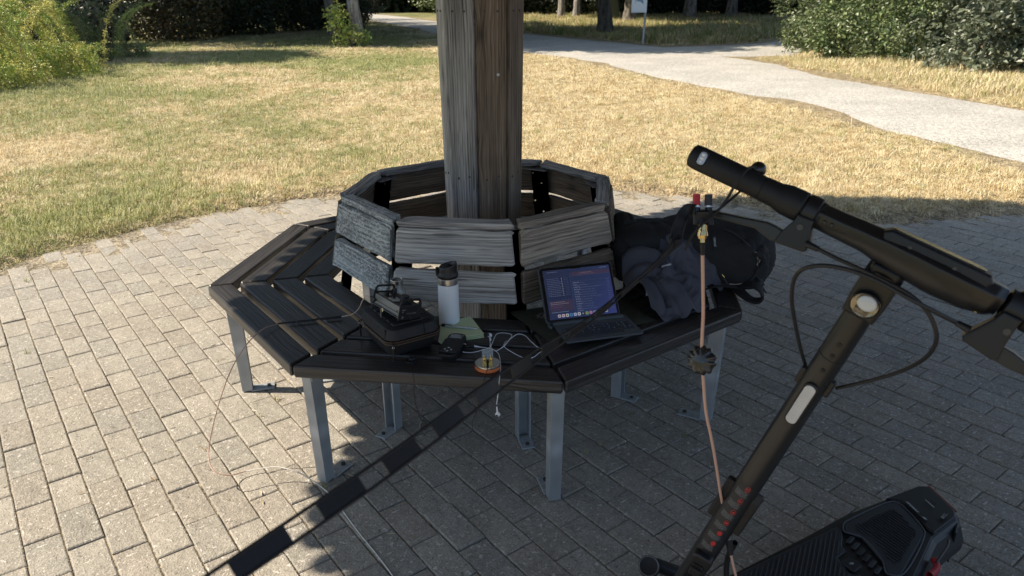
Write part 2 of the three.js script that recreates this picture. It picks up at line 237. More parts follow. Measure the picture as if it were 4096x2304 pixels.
{
  const shelter = thing('wooden_shelter', 'octagonal weathered timber post clad in vertical planks carrying the roof over the bench', 'shelter', W(CX, CY, 0));
  const H = 3.5, scaleAt = (z) => 0.905 + 0.098 * z, AP = 0.146, cx = 0.012;
  const core = cyl(AP * 0.9 * scaleAt(H), AP * 0.9 * scaleAt(0), H, 8); core.rotateY(PI / 8 + (242.5 * PI / 180)); core.translate(cx, H / 2, 0);
  mesh('post_core', core, M.blackMatte, shelter);
  const pg = woodMat(wGrey[2], 0.85, 0.004, C(0.84, 0.84, 0.85)), pm = woodMat(wBrown[1], 0.82, 0.004, C(1.1, 1.05, 1.0)), mats = [M.brown[0], M.grey[0], pg, pm, M.brown[0], M.brown[1], pg, M.grey[0]];
  for (let i = 0; i < 8; i++) {
    // 242.5 left board, 287.5 middle board, 332.5 right board, 197.5 far left sliver
    const ang = (242.5 + 45 * (i - 2)) * PI / 180, n = new THREE.Vector3(Math.cos(ang), 0, -Math.sin(ang)), t = new THREE.Vector3(-Math.sin(ang), 0, -Math.cos(ang)), pos = [], uv = [], idx = [], NZ = 40, prof = [[-1, -0.03], [-1, -0.005], [-0.955, 0], [0.955, 0], [1, -0.005], [1, -0.03]], off = rnd() * 5;
    for (let k = 0; k <= NZ; k++) {
      const z = k / NZ * H, s = scaleAt(z), hw = (AP * Math.tan(PI / 8) - 0.0068) * s;
      prof.forEach(([e, d], q) => { const a = AP * s + d + (q === 2 || q === 3 ? 0.0012 * (vn(z * 9, q * 3 + i, 91) - 0.5) : 0), tt = e * hw + (Math.abs(e) === 1 ? 0.0022 * (vn(z * 14, i * 5 + e * 2, 92) - 0.5) : 0), p = n.clone().multiplyScalar(a).addScaledVector(t, tt); pos.push(p.x + cx, z, p.z); uv.push(z + off, tt + i * 0.13); });
    }
    const P = prof.length; for (let k = 0; k < NZ; k++) for (let q = 0; q < P - 1; q++) { const a = k * P + q, b = a + 1, c = a + P, d = c + 1; idx.push(a, b, d, a, d, c); }
    const g = new THREE.BufferGeometry(); g.setAttribute('position', new THREE.Float32BufferAttribute(pos, 3)); g.setAttribute('uv', new THREE.Float32BufferAttribute(uv, 2)); g.setIndex(idx); const g2 = g.toNonIndexed(); g2.computeVertexNormals();
    const plank = mesh('plank', g2, mats[i], shelter);
    if (i === 2 || i === 3 || i === 4 || i === 1) for (const [z, e] of [[0.24, -0.45], [0.24, 0.4], [0.84, -0.42], [0.85, 0.38], [1.44, -0.4], [1.44, 0.35], [2.4, 0.4], [2.4, -0.4]]) {
      const s = scaleAt(z), p = n.clone().multiplyScalar(AP * s + 0.0012).addScaledVector(t, e * AP * Math.tan(PI / 8) * s), g3 = cyl(0.0042, 0.0045, 0.003, 10); g3.applyQuaternion(new THREE.Quaternion().setFromUnitVectors(new THREE.Vector3(0, 1, 0), n)); g3.translate(p.x + cx, z, p.z); mesh('screw', g3, M.screw, plank);
    }
    if (i === 3) { // white dot and scratched letters on the middle plank
      let z = 1.225, s = scaleAt(z), p = n.clone().multiplyScalar(AP * s + 0.002).addScaledVector(t, 0.022), g3 = cyl(0.0055, 0.0055, 0.002, 16); g3.applyQuaternion(new THREE.Quaternion().setFromUnitVectors(new THREE.Vector3(0, 1, 0), n)); g3.translate(p.x + cx, z, p.z); mesh('sticker_dot', g3, std(C(0.6, 0.62, 0.6), 0.6), plank);
      const tex = canvasTex(128, 64, (x, w, h) => { x.fillStyle = '#4d4136'; x.fillRect(0, 0, w, h); x.fillStyle = '#281f18'; x.font = '44px sans-serif'; x.fillText('Tosi', 12, 48); });
    }
  }
  // roof: eight boarded panels on rafters, rounded shingle tongues along the eaves
  const R = 3.06, EH = 2.36, AH = 3.55, OX = 0.21, OZ = 0.26, rot = 149.77 * PI / 180, dirV = (i) => [Math.cos(rot + i * PI / 4), Math.sin(rot + i * PI / 4)];
  const roof = new THREE.Group(); roof.name = 'roof'; shelter.add(roof);
  const shM = std(C(0.06, 0.035, 0.03), 0.95), brd = M.brown[1];
  for (let i = 0; i < 8; i++) {
    const a = dirV(i), b = dirV(i + 1), A = new THREE.Vector3(a[0] * R + OX, EH, -a[1] * R + OZ), B = new THREE.Vector3(b[0] * R + OX, EH, -b[1] * R + OZ), T = new THREE.Vector3(0, AH, 0);
    const tri = (d) => { const g = new THREE.BufferGeometry().setFromPoints([A, B, T].map((p) => p.clone().add(new THREE.Vector3(0, d, 0)))); g.setAttribute('uv', new THREE.Float32BufferAttribute([0, 0, 2, 0, 1, 2], 2)); g.computeVertexNormals(); return g; };
    mesh('roof_panel', tri(0), brd, roof); mesh('shingle_layer', tri(0.035), shM, roof);
    const d = B.clone().sub(A), len = d.length(), nT = Math.round(len / 0.118); d.normalize(); const out = d.clone().cross(new THREE.Vector3(0, 1, 0)).negate(); const mid = A.clone().add(B).multiplyScalar(0.5); if (out.dot(mid) < 0) out.negate();
    const dn = out.clone().multiplyScalar(1).add(new THREE.Vector3(0, -0.42, 0)).normalize(), gs = [];
    for (let k = 0; k < nT; k++) {
      const c = (k + 0.5) / nT * len, w = len / nT, L = rr(0.05, 0.085), sk = rr(-0.015, 0.015), outl = [[-w / 2, -0.1], [w / 2, -0.1]]; for (let q = 0; q <= 8; q++) { const t = q / 8 * PI; outl.push([Math.cos(t) * w * 0.47 + sk * Math.sin(t), L * Math.pow(Math.sin(t), 0.7)]); }
      const g = slab(outl, 0.006); const m = basis(A.clone().addScaledVector(d, c).add(new THREE.Vector3(0, 0.02, 0)), d, dn, d.clone().cross(dn)); gs.push(g.applyMatrix4(m));
    }
    mesh('shingle_edge', merge(gs), shM, roof);
    mesh('rafter', rod(A.clone().multiplyScalar(0.97).setY(EH - 0.03), new THREE.Vector3(0, AH - 0.12, 0), 0.04, 0.04, 4), brd, roof);
  }
}
// ---------------------------------------------------------------- bench round the post
const BENCH_H = 0.4658, BR = 149.7696 * PI / 180;
const bench = thing('octagonal_bench', 'eight-sided dark slatted bench with grey plank backrest and steel legs around the timber post', 'bench', W(CX, CY, 0));
// board along one side: profile points are [distance from axis, height]; ends mitred
function sideBoard(i, prof, gap, o = {}) {
  const { NS = 1, rough = 0, cham = 0.004, u0 = rnd() * 7, v0 = rnd() * 3, cut = [0, 0] } = o, mid = BR + (i + 0.5) * PI / 4, n = [Math.cos(mid), Math.sin(mid)], t = [-n[1], n[0]];
  const cxp = prof.reduce((s, p) => s + p[0], 0) / prof.length, czp = prof.reduce((s, p) => s + p[1], 0) / prof.length, P = prof.length, rows = [], per = [0];
  for (let q = 0; q < P; q++) { const a = prof[q], b = prof[(q + 1) % P]; per.push(per[q] + Math.hypot(a[0] - b[0], a[1] - b[1])); }
  const S = []; S.push([-1, 1 - cham / 0.02, 0]); for (let k = 0; k <= NS; k++) S.push([k / NS * 2 - 1, 1, k === 0 ? cham : k === NS ? -cham : 0]); S.push([1, 1 - cham / 0.02, 0]);
  const pos = [], uv = [];
  const row = S.map(([e, sc, d], ri) => { const r = []; for (let q = 0; q <= P; q++) { const p = prof[q % P], qq = q % P; let a = p[0], z = p[1]; if (sc !== 1) { const [ca, sa] = prof.axes, dx = a - cxp, dz = z - czp; let lu = dx * ca + dz * sa, lv = dz * ca - dx * sa; lu -= Math.sign(lu) * Math.min(Math.abs(lu), cham * 0.8); lv -= Math.sign(lv) * Math.min(Math.abs(lv), cham * 0.8); a = cxp + lu * ca - lv * sa; z = czp + lu * sa + lv * ca; } const hl = p[0] * Math.tan(PI / 8) - gap / 2; let s = e * hl + d + (e < 0 ? cut[0] : 0) * (e === -1 ? 1 : 0) - (e === 1 ? cut[1] : 0);
    if (rough) { const w = rough * (1 + 2.2 * Math.pow(Math.abs(e), 8)); a += w * (vn(s * 22 + i * 9, qq * 2.3, 95) - 0.5); z += w * 1.3 * (vn(s * 16 + i * 7, qq * 1.7, 96) - 0.5); if (Math.abs(e) === 1) s += rough * 2.5 * (vn(qq * 1.3, i * 3 + e, 97) - 0.5); }
    r.push([n[0] * a + t[0] * s, z, -(n[1] * a + t[1] * s), s + u0, per[q] + v0]); } return r; });
  const put = (v) => { pos.push(v[0], v[1], v[2]); uv.push(v[3], v[4]); };
  for (let r = 0; r < row.length - 1; r++) for (let q = 0; q < P; q++) { const a = row[r][q], b = row[r][q + 1], c = row[r + 1][q], d = row[r + 1][q + 1]; [a, c, b, b, c, d].forEach(put); }
  for (const [r, fl] of [[0, 1], [row.length - 1, 0]]) for (let q = 1; q < P - 1; q++) { const a = row[r][0], b = row[r][q], c = row[r][q + 1]; (fl ? [a, b, c] : [a, c, b]).map((v) => [v[0], v[1], v[2], v0 + v[1] * 0.3, v[4]]).forEach(put); }
  const g = new THREE.BufferGeometry(); g.setAttribute('position', new THREE.Float32BufferAttribute(pos, 3)); g.setAttribute('uv', new THREE.Float32BufferAttribute(uv, 2)); g.computeVertexNormals(); return g;
}
// profile of a board w x th, its top edge line from (a,z) along direction ang; rounded corners r
function boardProfile(a, z, w, th, ang, r = 0.006) { const out = [], ca = Math.cos(ang), sa = Math.sin(ang); for (const [x, y] of rrect(w, th, r, 2)) out.push([a + x * ca - y * sa, z + x * sa + y * ca]); out.axes = [ca, sa]; return out; }
{
  const rings = [[0.995, 0.911], [0.888, 0.797], [0.777, 0.687], [0.666, 0.578]], th = 0.042;
  for (let i = 0; i < 8; i++) rings.forEach(([a1, a0], k) => {
    const g = sideBoard(i, boardProfile((a1 + a0) / 2, BENCH_H - th / 2, a1 - a0 - 0.001, th, 0, 0.006), 0.012, { NS: 2, cham: 0.0045 });
    mesh('seat_slat', g, M.slat[(i + k) % 2], bench);
  });
  const tilt = PI / 2 + 0.165, mats = [[0, 1, 2], [2, 0, 1]];
  for (let i = 0; i < 8; i++) {
    const um = i === 1 ? M.lichen : i === 2 ? M.grey[1] : i === 3 ? M.greyBrown : M.brown[i % 2], lm = i === 1 ? M.lichen : i === 2 ? M.grey[0] : i === 3 ? M.brown[1] : M.brown[(i + 1) % 2], cm = i === 1 ? M.lichen : i === 2 || i === 6 ? M.grey[2] : i === 3 ? M.greyBrown : M.grey[i % 3];
    const th2 = 0.036, dx = Math.cos(0.165) * th2 / 2;
    const pl = (z1, z0, a1, a0) => boardProfile((a1 + a0) / 2 - dx, (z1 + z0) / 2, Math.hypot(z1 - z0, a1 - a0), th2, tilt, 0.008);
    mesh('backrest_plank', sideBoard(i, pl(0.756, 0.637, 0.523, 0.543), 0.026 + rr(0, 0.008), { NS: 14, rough: 0.0035, cham: 0.006 }), um, bench);
    mesh('backrest_plank', sideBoard(i, pl(0.616, 0.507, 0.546, 0.566), 0.026 + rr(0, 0.008), { NS: 14, rough: 0.0035, cham: 0.006 }), lm, bench);
    mesh('top_rail', sideBoard(i, boardProfile(0.488, 0.772, 0.05, 0.025, -0.06 , 0.005), 0.014 + rr(0, 0.012), { NS: 14, rough: 0.0035, cham: 0.006 }), cm, bench);
  }
  // steel frame on each corner: outer leg, inner post with foot plates and seat bearer
  for (let i = 0; i < 8; i++) {
    const a = BR + i * PI / 4, d = new THREE.Vector3(Math.cos(a), 0, -Math.sin(a)), up = new THREE.Vector3(0, 1, 0), sd = new THREE.Vector3().crossVectors(d, up), fr = (r, z, s = 0) => d.clone().multiplyScalar(r).addScaledVector(up, z).addScaledVector(sd, s);
    const put = (name, g, r, z, s, parent, mat = M.steel) => mesh(name, g.applyMatrix4(basis(fr(r, z, s), d, up, sd)), mat, parent);
    // outer leg: a channel, flange outwards, slightly splayed
    const ch = slab([[-0.023, -0.019], [0.023, -0.019], [0.023, -0.014], [-0.018, -0.014], [-0.018, 0.014], [0.023, 0.014], [0.023, 0.019], [-0.023, 0.019]].map(([x, y]) => [-x, y]), 0.424, 0.0015).rotateX(PI / 2);
    const pp = ch.attributes.position; for (let q = 0; q < pp.count; q++) { const z = pp.getY(q); pp.setX(q, pp.getX(q) * (1 + 0.25 * (z / 0.424)) - 0.02 * (0.5 - z / 0.424) * 0.5); } ch.computeVertexNormals();
    const leg = put('leg', ch, 0.998, 0.212 + 0.002, 0, bench);
    put('foot_plate', box(0.09, 0.006, 0.05, 0.002), 0.928, 0.004, 0, leg); put('bolt', cyl(0.008, 0.008, 0.007, 6), 0.905, 0.0105, 0, leg, M.screw);
    put('bearer', box(0.46, 0.035, 0.045, 0.003), 0.79, BENCH_H - 0.042 - 0.0195, 0, bench, M.steel);
    // inner post: seat support that runs up behind the backrest
    const post = put('inner_leg', slab([[-0.02, -0.024], [0.02, -0.024], [0.02, -0.019], [-0.015, -0.019], [-0.015, 0.019], [0.02, 0.019], [0.02, 0.024], [-0.02, 0.024]], 0.428, 0.0012).rotateX(PI / 2), 0.63, 0.216, 0, bench);
    put('foot_plate', box(0.08, 0.006, 0.048, 0.002), 0.672, 0.004, 0, post); put('bolt', cyl(0.007, 0.007, 0.006, 6), 0.69, 0.0105, 0, post, M.screw);
    const pA = fr(0.575, 0.4), pB = fr(0.508, 0.755), ax = pB.clone().sub(pA), L = ax.length(); ax.normalize(); const xx = new THREE.Vector3().crossVectors(ax, sd).normalize();
    const bp = slab([[-0.018, -0.032], [0.018, -0.032], [0.018, -0.027], [-0.013, -0.027], [-0.013, 0.027], [0.018, 0.027], [0.018, 0.032], [-0.018, 0.032]], L, 0.001).applyMatrix4(basis(pA.clone().add(pB).multiplyScalar(0.5).addScaledVector(d, -0.012), xx, sd, ax));
    const back = mesh('backrest_bracket', bp, M.darkSteel, bench);
    for (const [z, s] of [[0.735, -0.02], [0.69, 0.02], [0.6, -0.02], [0.55, 0.02]]) put('screw', cyl(0.004, 0.004, 0.005, 8).rotateZ(PI / 2), lerp(0.575, 0.508, (z - 0.4) / 0.362) - 0.034, z, s, back, M.chrome);
    put('rail_plate', box(0.05, 0.004, 0.1, 0.001), 0.49, 0.752, 0, back, M.darkSteel);
  }
}
// ---------------------------------------------------------------- things on the bench
const S0 = BENCH_H + 0.0008;
const settle = (t, base) => { t.position.copy(base); for (const c of t.children) c.position.sub(base); return t; };   // parts built in place; the thing's origin goes to its base
const xy = (a) => [Math.cos(a), Math.sin(a)];
const frame = (x, y, z, a, pitch = 0) => { const X = W(Math.cos(a), Math.sin(a), 0), Yb = W(-Math.sin(a), Math.cos(a), 0), Z = new THREE.Vector3(0, 1, 0), B = Yb.clone().multiplyScalar(Math.cos(pitch)).addScaledVector(Z, Math.sin(pitch)), N = X.clone().cross(B); return basis(W(x, y, z), X, N, B.negate()); };   // local x along a, y up (normal), z towards the viewer
const inst = (g, m) => g.applyMatrix4(m);
const T3 = (g, x, y, z, rx = 0, ry = 0, rz = 0) => g.applyMatrix4(new THREE.Matrix4().compose(new THREE.Vector3(x, y, z), new THREE.Quaternion().setFromEuler(new THREE.Euler(rx, ry, rz)), new THREE.Vector3(1, 1, 1)));
{ // vacuum mug
  const t = thing('tumbler', 'white insulated mug with steel band and black flip lid standing on the bench', 'mug', W(-0.21, 2.266, S0));
  mesh('body', lathe([[0, 0], [0.031, 0], [0.0342, 0.003], [0.0348, 0.02], [0.0343, 0.0975], [0.0336, 0.0992], [0.0341, 0.1008], [0.0338, 0.148], [0.033, 0.1505], [0, 0.1505]], 48), phys({ color: C(0.86, 0.9, 0.94), roughness: 0.42, clearcoat: 0.15, clearcoatRoughness: 0.4 }), t);
  mesh('steel_band', lathe([[0, 0.1505], [0.0333, 0.1505], [0.0335, 0.152], [0.0335, 0.1705], [0.0325, 0.172], [0, 0.172]], 48), std(C(0.62, 0.6, 0.57), 0.32, 1), t);
  const lid = lathe([[0, 0.1722], [0.033, 0.1722], [0.0346, 0.174], [0.0346, 0.182], [0.0332, 0.187], [0.0315, 0.189], [0.0305, 0.2], [0.029, 0.213], [0.0285, 0.2165], [0.027, 0.2185], [0.0245, 0.2185], [0.0235, 0.2165], [0.022, 0.205], [0, 0.204]], 48), p = lid.attributes.position;
  for (let i = 0; i < p.count; i++) { const y = p.getY(i), k = sstep(0.188, 0.216, y); p.setY(i, y + k * (0.010 * p.getX(i) / 0.03 - 0.004)); p.setX(i, p.getX(i) + k * 0.0025 * (p.getX(i) > 0 ? 1 : -0.6)); }
  lid.computeVertexNormals(); const L = mesh('lid', lid, std(C(0.012, 0.012, 0.013), 0.38), t);
  mesh('drink_spout', T3(new THREE.SphereGeometry(0.02, 20, 10, 0, PI * 2, 0, PI / 2).scale(1, 0.55, 0.8), -0.007, 0.203, 0, 0, 0, 0.3), M.blackMatte, L);
  mesh('trigger', T3(box(0.009, 0.026, 0.02, 0.003), -0.0335, 0.193, 0.004, 0, -0.1, 0.1), M.black, L);
  mesh('trigger_gap', T3(box(0.004, 0.015, 0.013, 0.002), -0.0372, 0.189, 0.006, 0, -0.1, 0.05), std(C(0.35, 0.37, 0.38), 0.3), L);
}
{ // glass jar
  const t = thing('glass_jar', 'empty clear glass jar with a silver screw lid behind the radio', 'jar', W(-0.388, 2.325, S0));
  mesh('glass', lathe([[0, 0], [0.025, 0], [0.028, 0.003], [0.0285, 0.06], [0.027, 0.074], [0.0205, 0.084], [0.0205, 0.094], [0.0188, 0.094], [0.0188, 0.083], [0.0255, 0.073], [0.027, 0.06], [0.0265, 0.005], [0, 0.004]].map(([r, y]) => [r, y * 1.42]), 36), phys({ color: C(0.96, 0.98, 0.97), roughness: 0.03, transmission: 1, thickness: 0.002, ior: 1.5 }), t);
  const lid = cyl(0.0218, 0.0218, 0.013, 40), q = lid.attributes.position; for (let i = 0; i < q.count; i++) { const x = q.getX(i), z = q.getZ(i), r = Math.hypot(x, z); if (r > 0.02) { const k = 1 + 0.025 * Math.cos(Math.atan2(z, x) * 4) * (q.getY(i) < 0 ? 1 : 0.2); q.setX(i, x * k); q.setZ(i, z * k); } }
  lid.computeVertexNormals(); mesh('lid', merge([lid.translate(0, 0.134, 0), new THREE.TorusGeometry(0.0195, 0.0022, 8, 40).rotateX(PI / 2).translate(0, 0.14, 0)]), std(C(0.6, 0.61, 0.62), 0.25, 1), t);
}
// soft black case
const caseA = Math.atan2(0.082, 0.125);
{
  const t = thing('carry_case', 'black moulded zip case with orange piping lying under the radio on the bench', 'case');
  const F = frame(-0.358, 2.14, S0, caseA), LX = 0.176, LZ = 0.228;           // local x: short side, z: long side (towards viewer-left is +z)
  const shell = (y0, y1, lo, hi, dome) => { const g = new RoundedBoxGeometry(1, 1, 1, 14, 0.19), p = g.attributes.position; for (let i = 0; i < p.count; i++) { const y = p.getY(i) + 0.5, k = lerp(lo, hi, y); p.setXYZ(i, p.getX(i) * LX * k, y0 + (y1 - y0) * y, p.getZ(i) * LZ * lerp(lo, hi, y)); } g.computeVertexNormals(); return g; };
  const lowM = std(C(0.0095, 0.0098, 0.0115), 0.7), lidM = std(C(0.0105, 0.0108, 0.0128), 0.6);
  mesh('base', inst(shell(0, 0.056, 0.84, 1.04), F), lowM, t);
  const lid = mesh('lid', inst(shell(0.0575, 0.103, 1.06, 0.96), F), lidM, t);
  for (let k = 0; k < 6; k++) mesh('rib', inst(T3(box(0.12, 0.006, 0.023, 0.003), 0, 0.1026, -0.08 + k * 0.032), F), lidM, lid);
  for (let k = 0; k < 4; k++) mesh('side_panel', inst(T3(box(0.004, 0.028, 0.033, 0.002), -0.0872, 0.081, -0.072 + k * 0.048, 0, 0, -0.1), F), lidM, lid);
  const loop = (y, o) => { const pts = []; for (const [x, z] of rrect(LX * 1.045 + o, LZ * 1.045 + o, 0.036, 6)) pts.push(new THREE.Vector3(x, y, z)); return pts; };
  mesh('zip_tape', inst(tube(loop(0.0568, 0.001), 0.0032, 120, 6, true), F), M.black, t);
  for (const y of [0.0523, 0.0612]) mesh('piping', inst(tube(loop(y, 0.0022), 0.0007, 120, 5, true), F), std(C(0.25, 0.13, 0.06), 0.7), t);
  for (const [x, z] of [[-0.091, -0.102], [-0.078, 0.122]]) { const p = mesh('zip_pull', inst(merge([T3(box(0.009, 0.008, 0.009, 0.002), x, 0.056, z), T3(cyl(0.0022, 0.003, 0.03, 8), x - 0.002, 0.036, z + 0.002), T3(cyl(0.0034, 0.003, 0.018, 8), x - 0.002, 0.014, z + 0.002)]), F), M.black, t); mesh('pull_ring', inst(T3(new THREE.TorusGeometry(0.0032, 0.0008, 6, 14), x - 0.002, 0.05, z + 0.004), F), M.chrome, p); }
  const tex = canvasTex(256, 64, (x, w, h) => { x.fillStyle = '#191a1c'; x.fillRect(0, 0, w, h); x.strokeStyle = '#9a958c'; x.lineWidth = 5; x.beginPath(); x.ellipse(50, 32, 34, 16, -0.2, 0.5, 6); x.stroke(); x.beginPath(); x.moveTo(84, 34); x.lineTo(250, 24); x.stroke(); });
  mesh('emblem', inst(T3(new THREE.PlaneGeometry(0.034, 0.008), 0.05, 0.1065, 0.07, -PI / 2), F), std(C(1, 1, 1), 0.6, 0, { map: tex }), lid);
  settle(t, W(-0.366, 2.142, S0));
}
{ // small radio on its prop
  const t = thing('radio', 'small grey-sided portable radio with black side handles and knobs resting on the case', 'radio');
  // corners surveyed on the photo: long edge runs to the right and towards the viewer
  const A = W(-0.437, 2.15, 0.592), B = W(-0.342, 2.042, 0.587), X = B.clone().sub(A), L = X.length(); X.normalize();
  let Dp = W(0.075, 0.066, 0.0); Dp.addScaledVector(X, -Dp.dot(X)).normalize(); Dp.addScaledVector(new THREE.Vector3(0, 1, 0), -0.22).normalize(); Dp.addScaledVector(X, -Dp.dot(X)).normalize();
  const N = new THREE.Vector3().crossVectors(Dp, X).normalize(); if (N.y < 0) N.negate();
  const D2 = new THREE.Vector3().crossVectors(X, N);                           // x right, y up (panel normal), z = towards the viewer
  const F = basis(A.clone().add(B).multiplyScalar(0.5), X, N, D2), DZ = 0.072, HY = 0.038;
  const face = std(C(0.2, 0.21, 0.215), 0.42, 0.3), blk = std(C(0.011, 0.011, 0.012), 0.45);
  const body = mesh('body', inst(box(L - 0.004, HY, DZ, 0.002).translate(0, HY / 2, -DZ / 2), F), face, t);
  mesh('groove', inst(box(L - 0.006, 0.0018, 0.001, 0.0004).translate(0, HY * 0.47, 0.0006), F), blk, body);
  mesh('socket', inst(box(0.006, 0.006, 0.001, 0.0004).translate(L / 2 - 0.015, HY * 0.56, 0.0006), F), blk, body);
  mesh('top_panel', inst(box(L - 0.006, 0.002, DZ - 0.004, 0.001).translate(0, HY + 0.001, -DZ / 2), F), blk, t);
  mesh('screen', inst(box(L * 0.62, 0.0016, DZ * 0.5, 0.0006).translate(-L * 0.12, HY + 0.0028, -0.022), F), phys({ color: C(0.03, 0.022, 0.016), roughness: 0.08, clearcoat: 1, clearcoatRoughness: 0.05 }), t);
  for (const s of [-1, 1]) {
    const o = [[-DZ - 0.004, -0.003], [0.004, -0.003], [0.004, HY + 0.006], [0.0, HY + 0.019], [-0.007, HY + 0.026], [-DZ + 0.006, HY + 0.026], [-DZ - 0.001, HY + 0.019], [-DZ - 0.004, HY + 0.006]], h = rrect(DZ - 0.012, 0.014, 0.006).map(([x, y]) => [x - DZ / 2, y + HY + 0.0125]);
    const p = mesh('side_handle', inst(slab(o, 0.0035, 0.0006, [h]).rotateY(-PI / 2).scale(1, 1, -1).rotateY(0).scale(1, 1, -1).translate(s * L / 2, 0, 0), F), blk, t);
    if (s > 0) { const tex = canvasTex(256, 128, (x, w, h2) => { x.fillStyle = '#131314'; x.fillRect(0, 0, w, h2); x.fillStyle = '#b9bbbd'; x.font = '17px sans-serif'; [['MODE', 8, 28], ['SPK', 8, 52], ['MIC', 78, 70], ['KEY', 116, 70], ['CHARGE', 156, 70], ['USB', 8, 108], ['PTT', 8, 124]].forEach(([a, b, c]) => x.fillText(a, b, c)); x.fillStyle = '#050505'; for (const k of [0, 1, 2]) { x.beginPath(); x.arc(96 + k * 42, 92, 9, 0, 7); x.fill(); } });
      mesh('print', inst(new THREE.PlaneGeometry(DZ - 0.008, 0.034).rotateY(PI / 2).translate(L / 2 + 0.0025, 0.018, -DZ / 2), F), std(C(1, 1, 1), 0.5, 0, { map: tex }), p); }
  }
  const knob = (x, z, r, h) => { const g = cyl(r * 0.93, r, h, 28), p = g.attributes.position; for (let i = 0; i < p.count; i++) { const a = Math.atan2(p.getZ(i), p.getX(i)), q = Math.hypot(p.getX(i), p.getZ(i)); if (q > r * 0.5) { const k = 1 + 0.05 * Math.cos(a * 14); p.setX(i, p.getX(i) * k); p.setZ(i, p.getZ(i) * k); } } g.computeVertexNormals(); mesh('knob', inst(g.translate(x, HY + 0.002 + h / 2, z), F), blk, t); };
  knob(0.016, -0.052, 0.0135, 0.015); knob(0.047, -0.05, 0.007, 0.016); knob(-0.045, -0.056, 0.0055, 0.018); knob(0.05, -0.026, 0.006, 0.012);
  // prop: bracket arm with a bolt on the front face
  const bolt = mesh('bolt', inst(T3(cyl(0.0062, 0.0062, 0.006, 12), -0.012, 0.002, 0.004, PI / 2), F), M.chrome, t);
  mesh('prop', inst(merge([T3(box(0.007, 0.038, 0.003, 0.001), -0.0145, -0.016, 0.006, 0.1, 0, 0.12), T3(box(L - 0.012, 0.002, 0.006, 0.0005), 0, 0.006, 0.0042)]), F), std(C(0.1, 0.105, 0.11), 0.5, 0.4), t);
  const legA = A.clone().lerp(B, 0.42).addScaledVector(D2, -DZ + 0.008); mesh('rear_foot', rod(legA, legA.clone().setY(S0 + 0.1075), 0.004, 0.004, 8), blk, t);
  mesh('antenna_socket', inst(T3(cyl(0.0042, 0.0042, 0.014, 14), -L / 2 - 0.008, HY * 0.55, -0.03, 0, 0, PI / 2), F), M.chrome, t);
  settle(t, W(-0.36, 2.13, S0 + 0.107));
}
{ // notepads and pencil
  const tex = canvasTex(256, 256, (x, w, h) => { x.fillStyle = '#d2dcba'; x.fillRect(0, 0, w, h); x.strokeStyle = '#98ab90'; x.lineWidth = 1.6; for (let i = 0; i < 17; i++) { x.beginPath(); x.moveTo(0, 10 + i * 15); x.lineTo(w, 10 + i * 15); x.stroke(); } });
  const paper = std(C(0.95, 1, 0.9), 0.8, 0, { map: tex }), edge = [[-0.238, 2.123], [-0.094, 2.168], [-0.14, 2.28], [-0.239, 2.247]];
  const t = thing('notepad', 'small stack of green lined notepaper lying beside the white mug', 'notepad');
  for (let k = 0; k < 3; k++) {
    const o = [[0.006, -0.006, -0.003], [0.002, -0.002, 0], [0, 0.002, 0.002]][k], tears = [], a = edge[0], d = edge[3], out = [[edge[1][0] + o[0] + o[2], edge[1][1] + o[1]], [edge[2][0] + o[0], edge[2][1] + o[1]], [d[0] + o[0], d[1] + o[1]]];
    for (let i = 0; i < 28; i++) { const f = i / 27; tears.push([lerp(d[0], a[0], f) + o[0] + (i % 2 ? 0.0016 : -0.0012) + 0.004 * Math.sin(f * 2), lerp(d[1], a[1], f) + o[1] - 0.016 * sstep(0.75, 1, f) * k * 0.3]); }
    const sh = [...out, ...tears], g = slab(sh, 0.0034, 0.0004).rotateX(-PI / 2); { const u = g.attributes.uv, p = g.attributes.position; for (let i = 0; i < u.count; i++) { const x = p.getX(i), z = -p.getZ(i); u.setXY(i, (x * 0.94 + z * 0.34) * 9, (-x * 0.34 + z * 0.94) * 9); const c = Math.hypot(x + 0.14, z - 2.28); if (k === 2 && c < 0.035) p.setY(i, p.getY(i) + 0.012 * (1 - c / 0.035)); } g.computeVertexNormals(); }
    mesh('page_stack', g.translate(0, S0 + 0.0018 + k * 0.0042, 0), paper, t);
  }
  settle(t, W(-0.17, 2.2, S0));
  const p = thing('pencil', 'clear barrelled mechanical pencil lying across the green notepaper', 'pencil'), a = W(-0.236, 2.222, S0 + 0.0175), b = W(-0.104, 2.192, S0 + 0.0165), at = (f) => a.clone().lerp(b, f);
  mesh('barrel', rod(at(0.12), at(0.66), 0.0038, 0.0038, 14), phys({ color: C(0.55, 0.6, 0.58), roughness: 0.2, metalness: 0.2, clearcoat: 0.6 }), p);
  mesh('cap', rod(at(0), at(0.12), 0.003, 0.0036, 12), M.black, p);
  const gr = []; for (let i = 0; i < 7; i++) gr.push(rod(at(0.62 + i * 0.032), at(0.62 + i * 0.032 + 0.024), 0.0047, 0.0047, 12)); mesh('grip', merge(gr), std(C(0.55, 0.6, 0.64), 0.4), p);
  mesh('tip', rod(at(0.85), at(0.96), 0.004, 0.0012, 12), M.chrome, p); mesh('lead', rod(at(0.96), at(1), 0.0008, 0.0004, 6), M.black, p);
  mesh('clip', rod(at(0.03).add(new THREE.Vector3(0, 0.0052, 0)), at(0.3).add(new THREE.Vector3(0, 0.0046, 0)), 0.0011, 0.0011, 6), M.black, p);
  settle(p, W(-0.17, 2.207, S0 + 0.013));
}
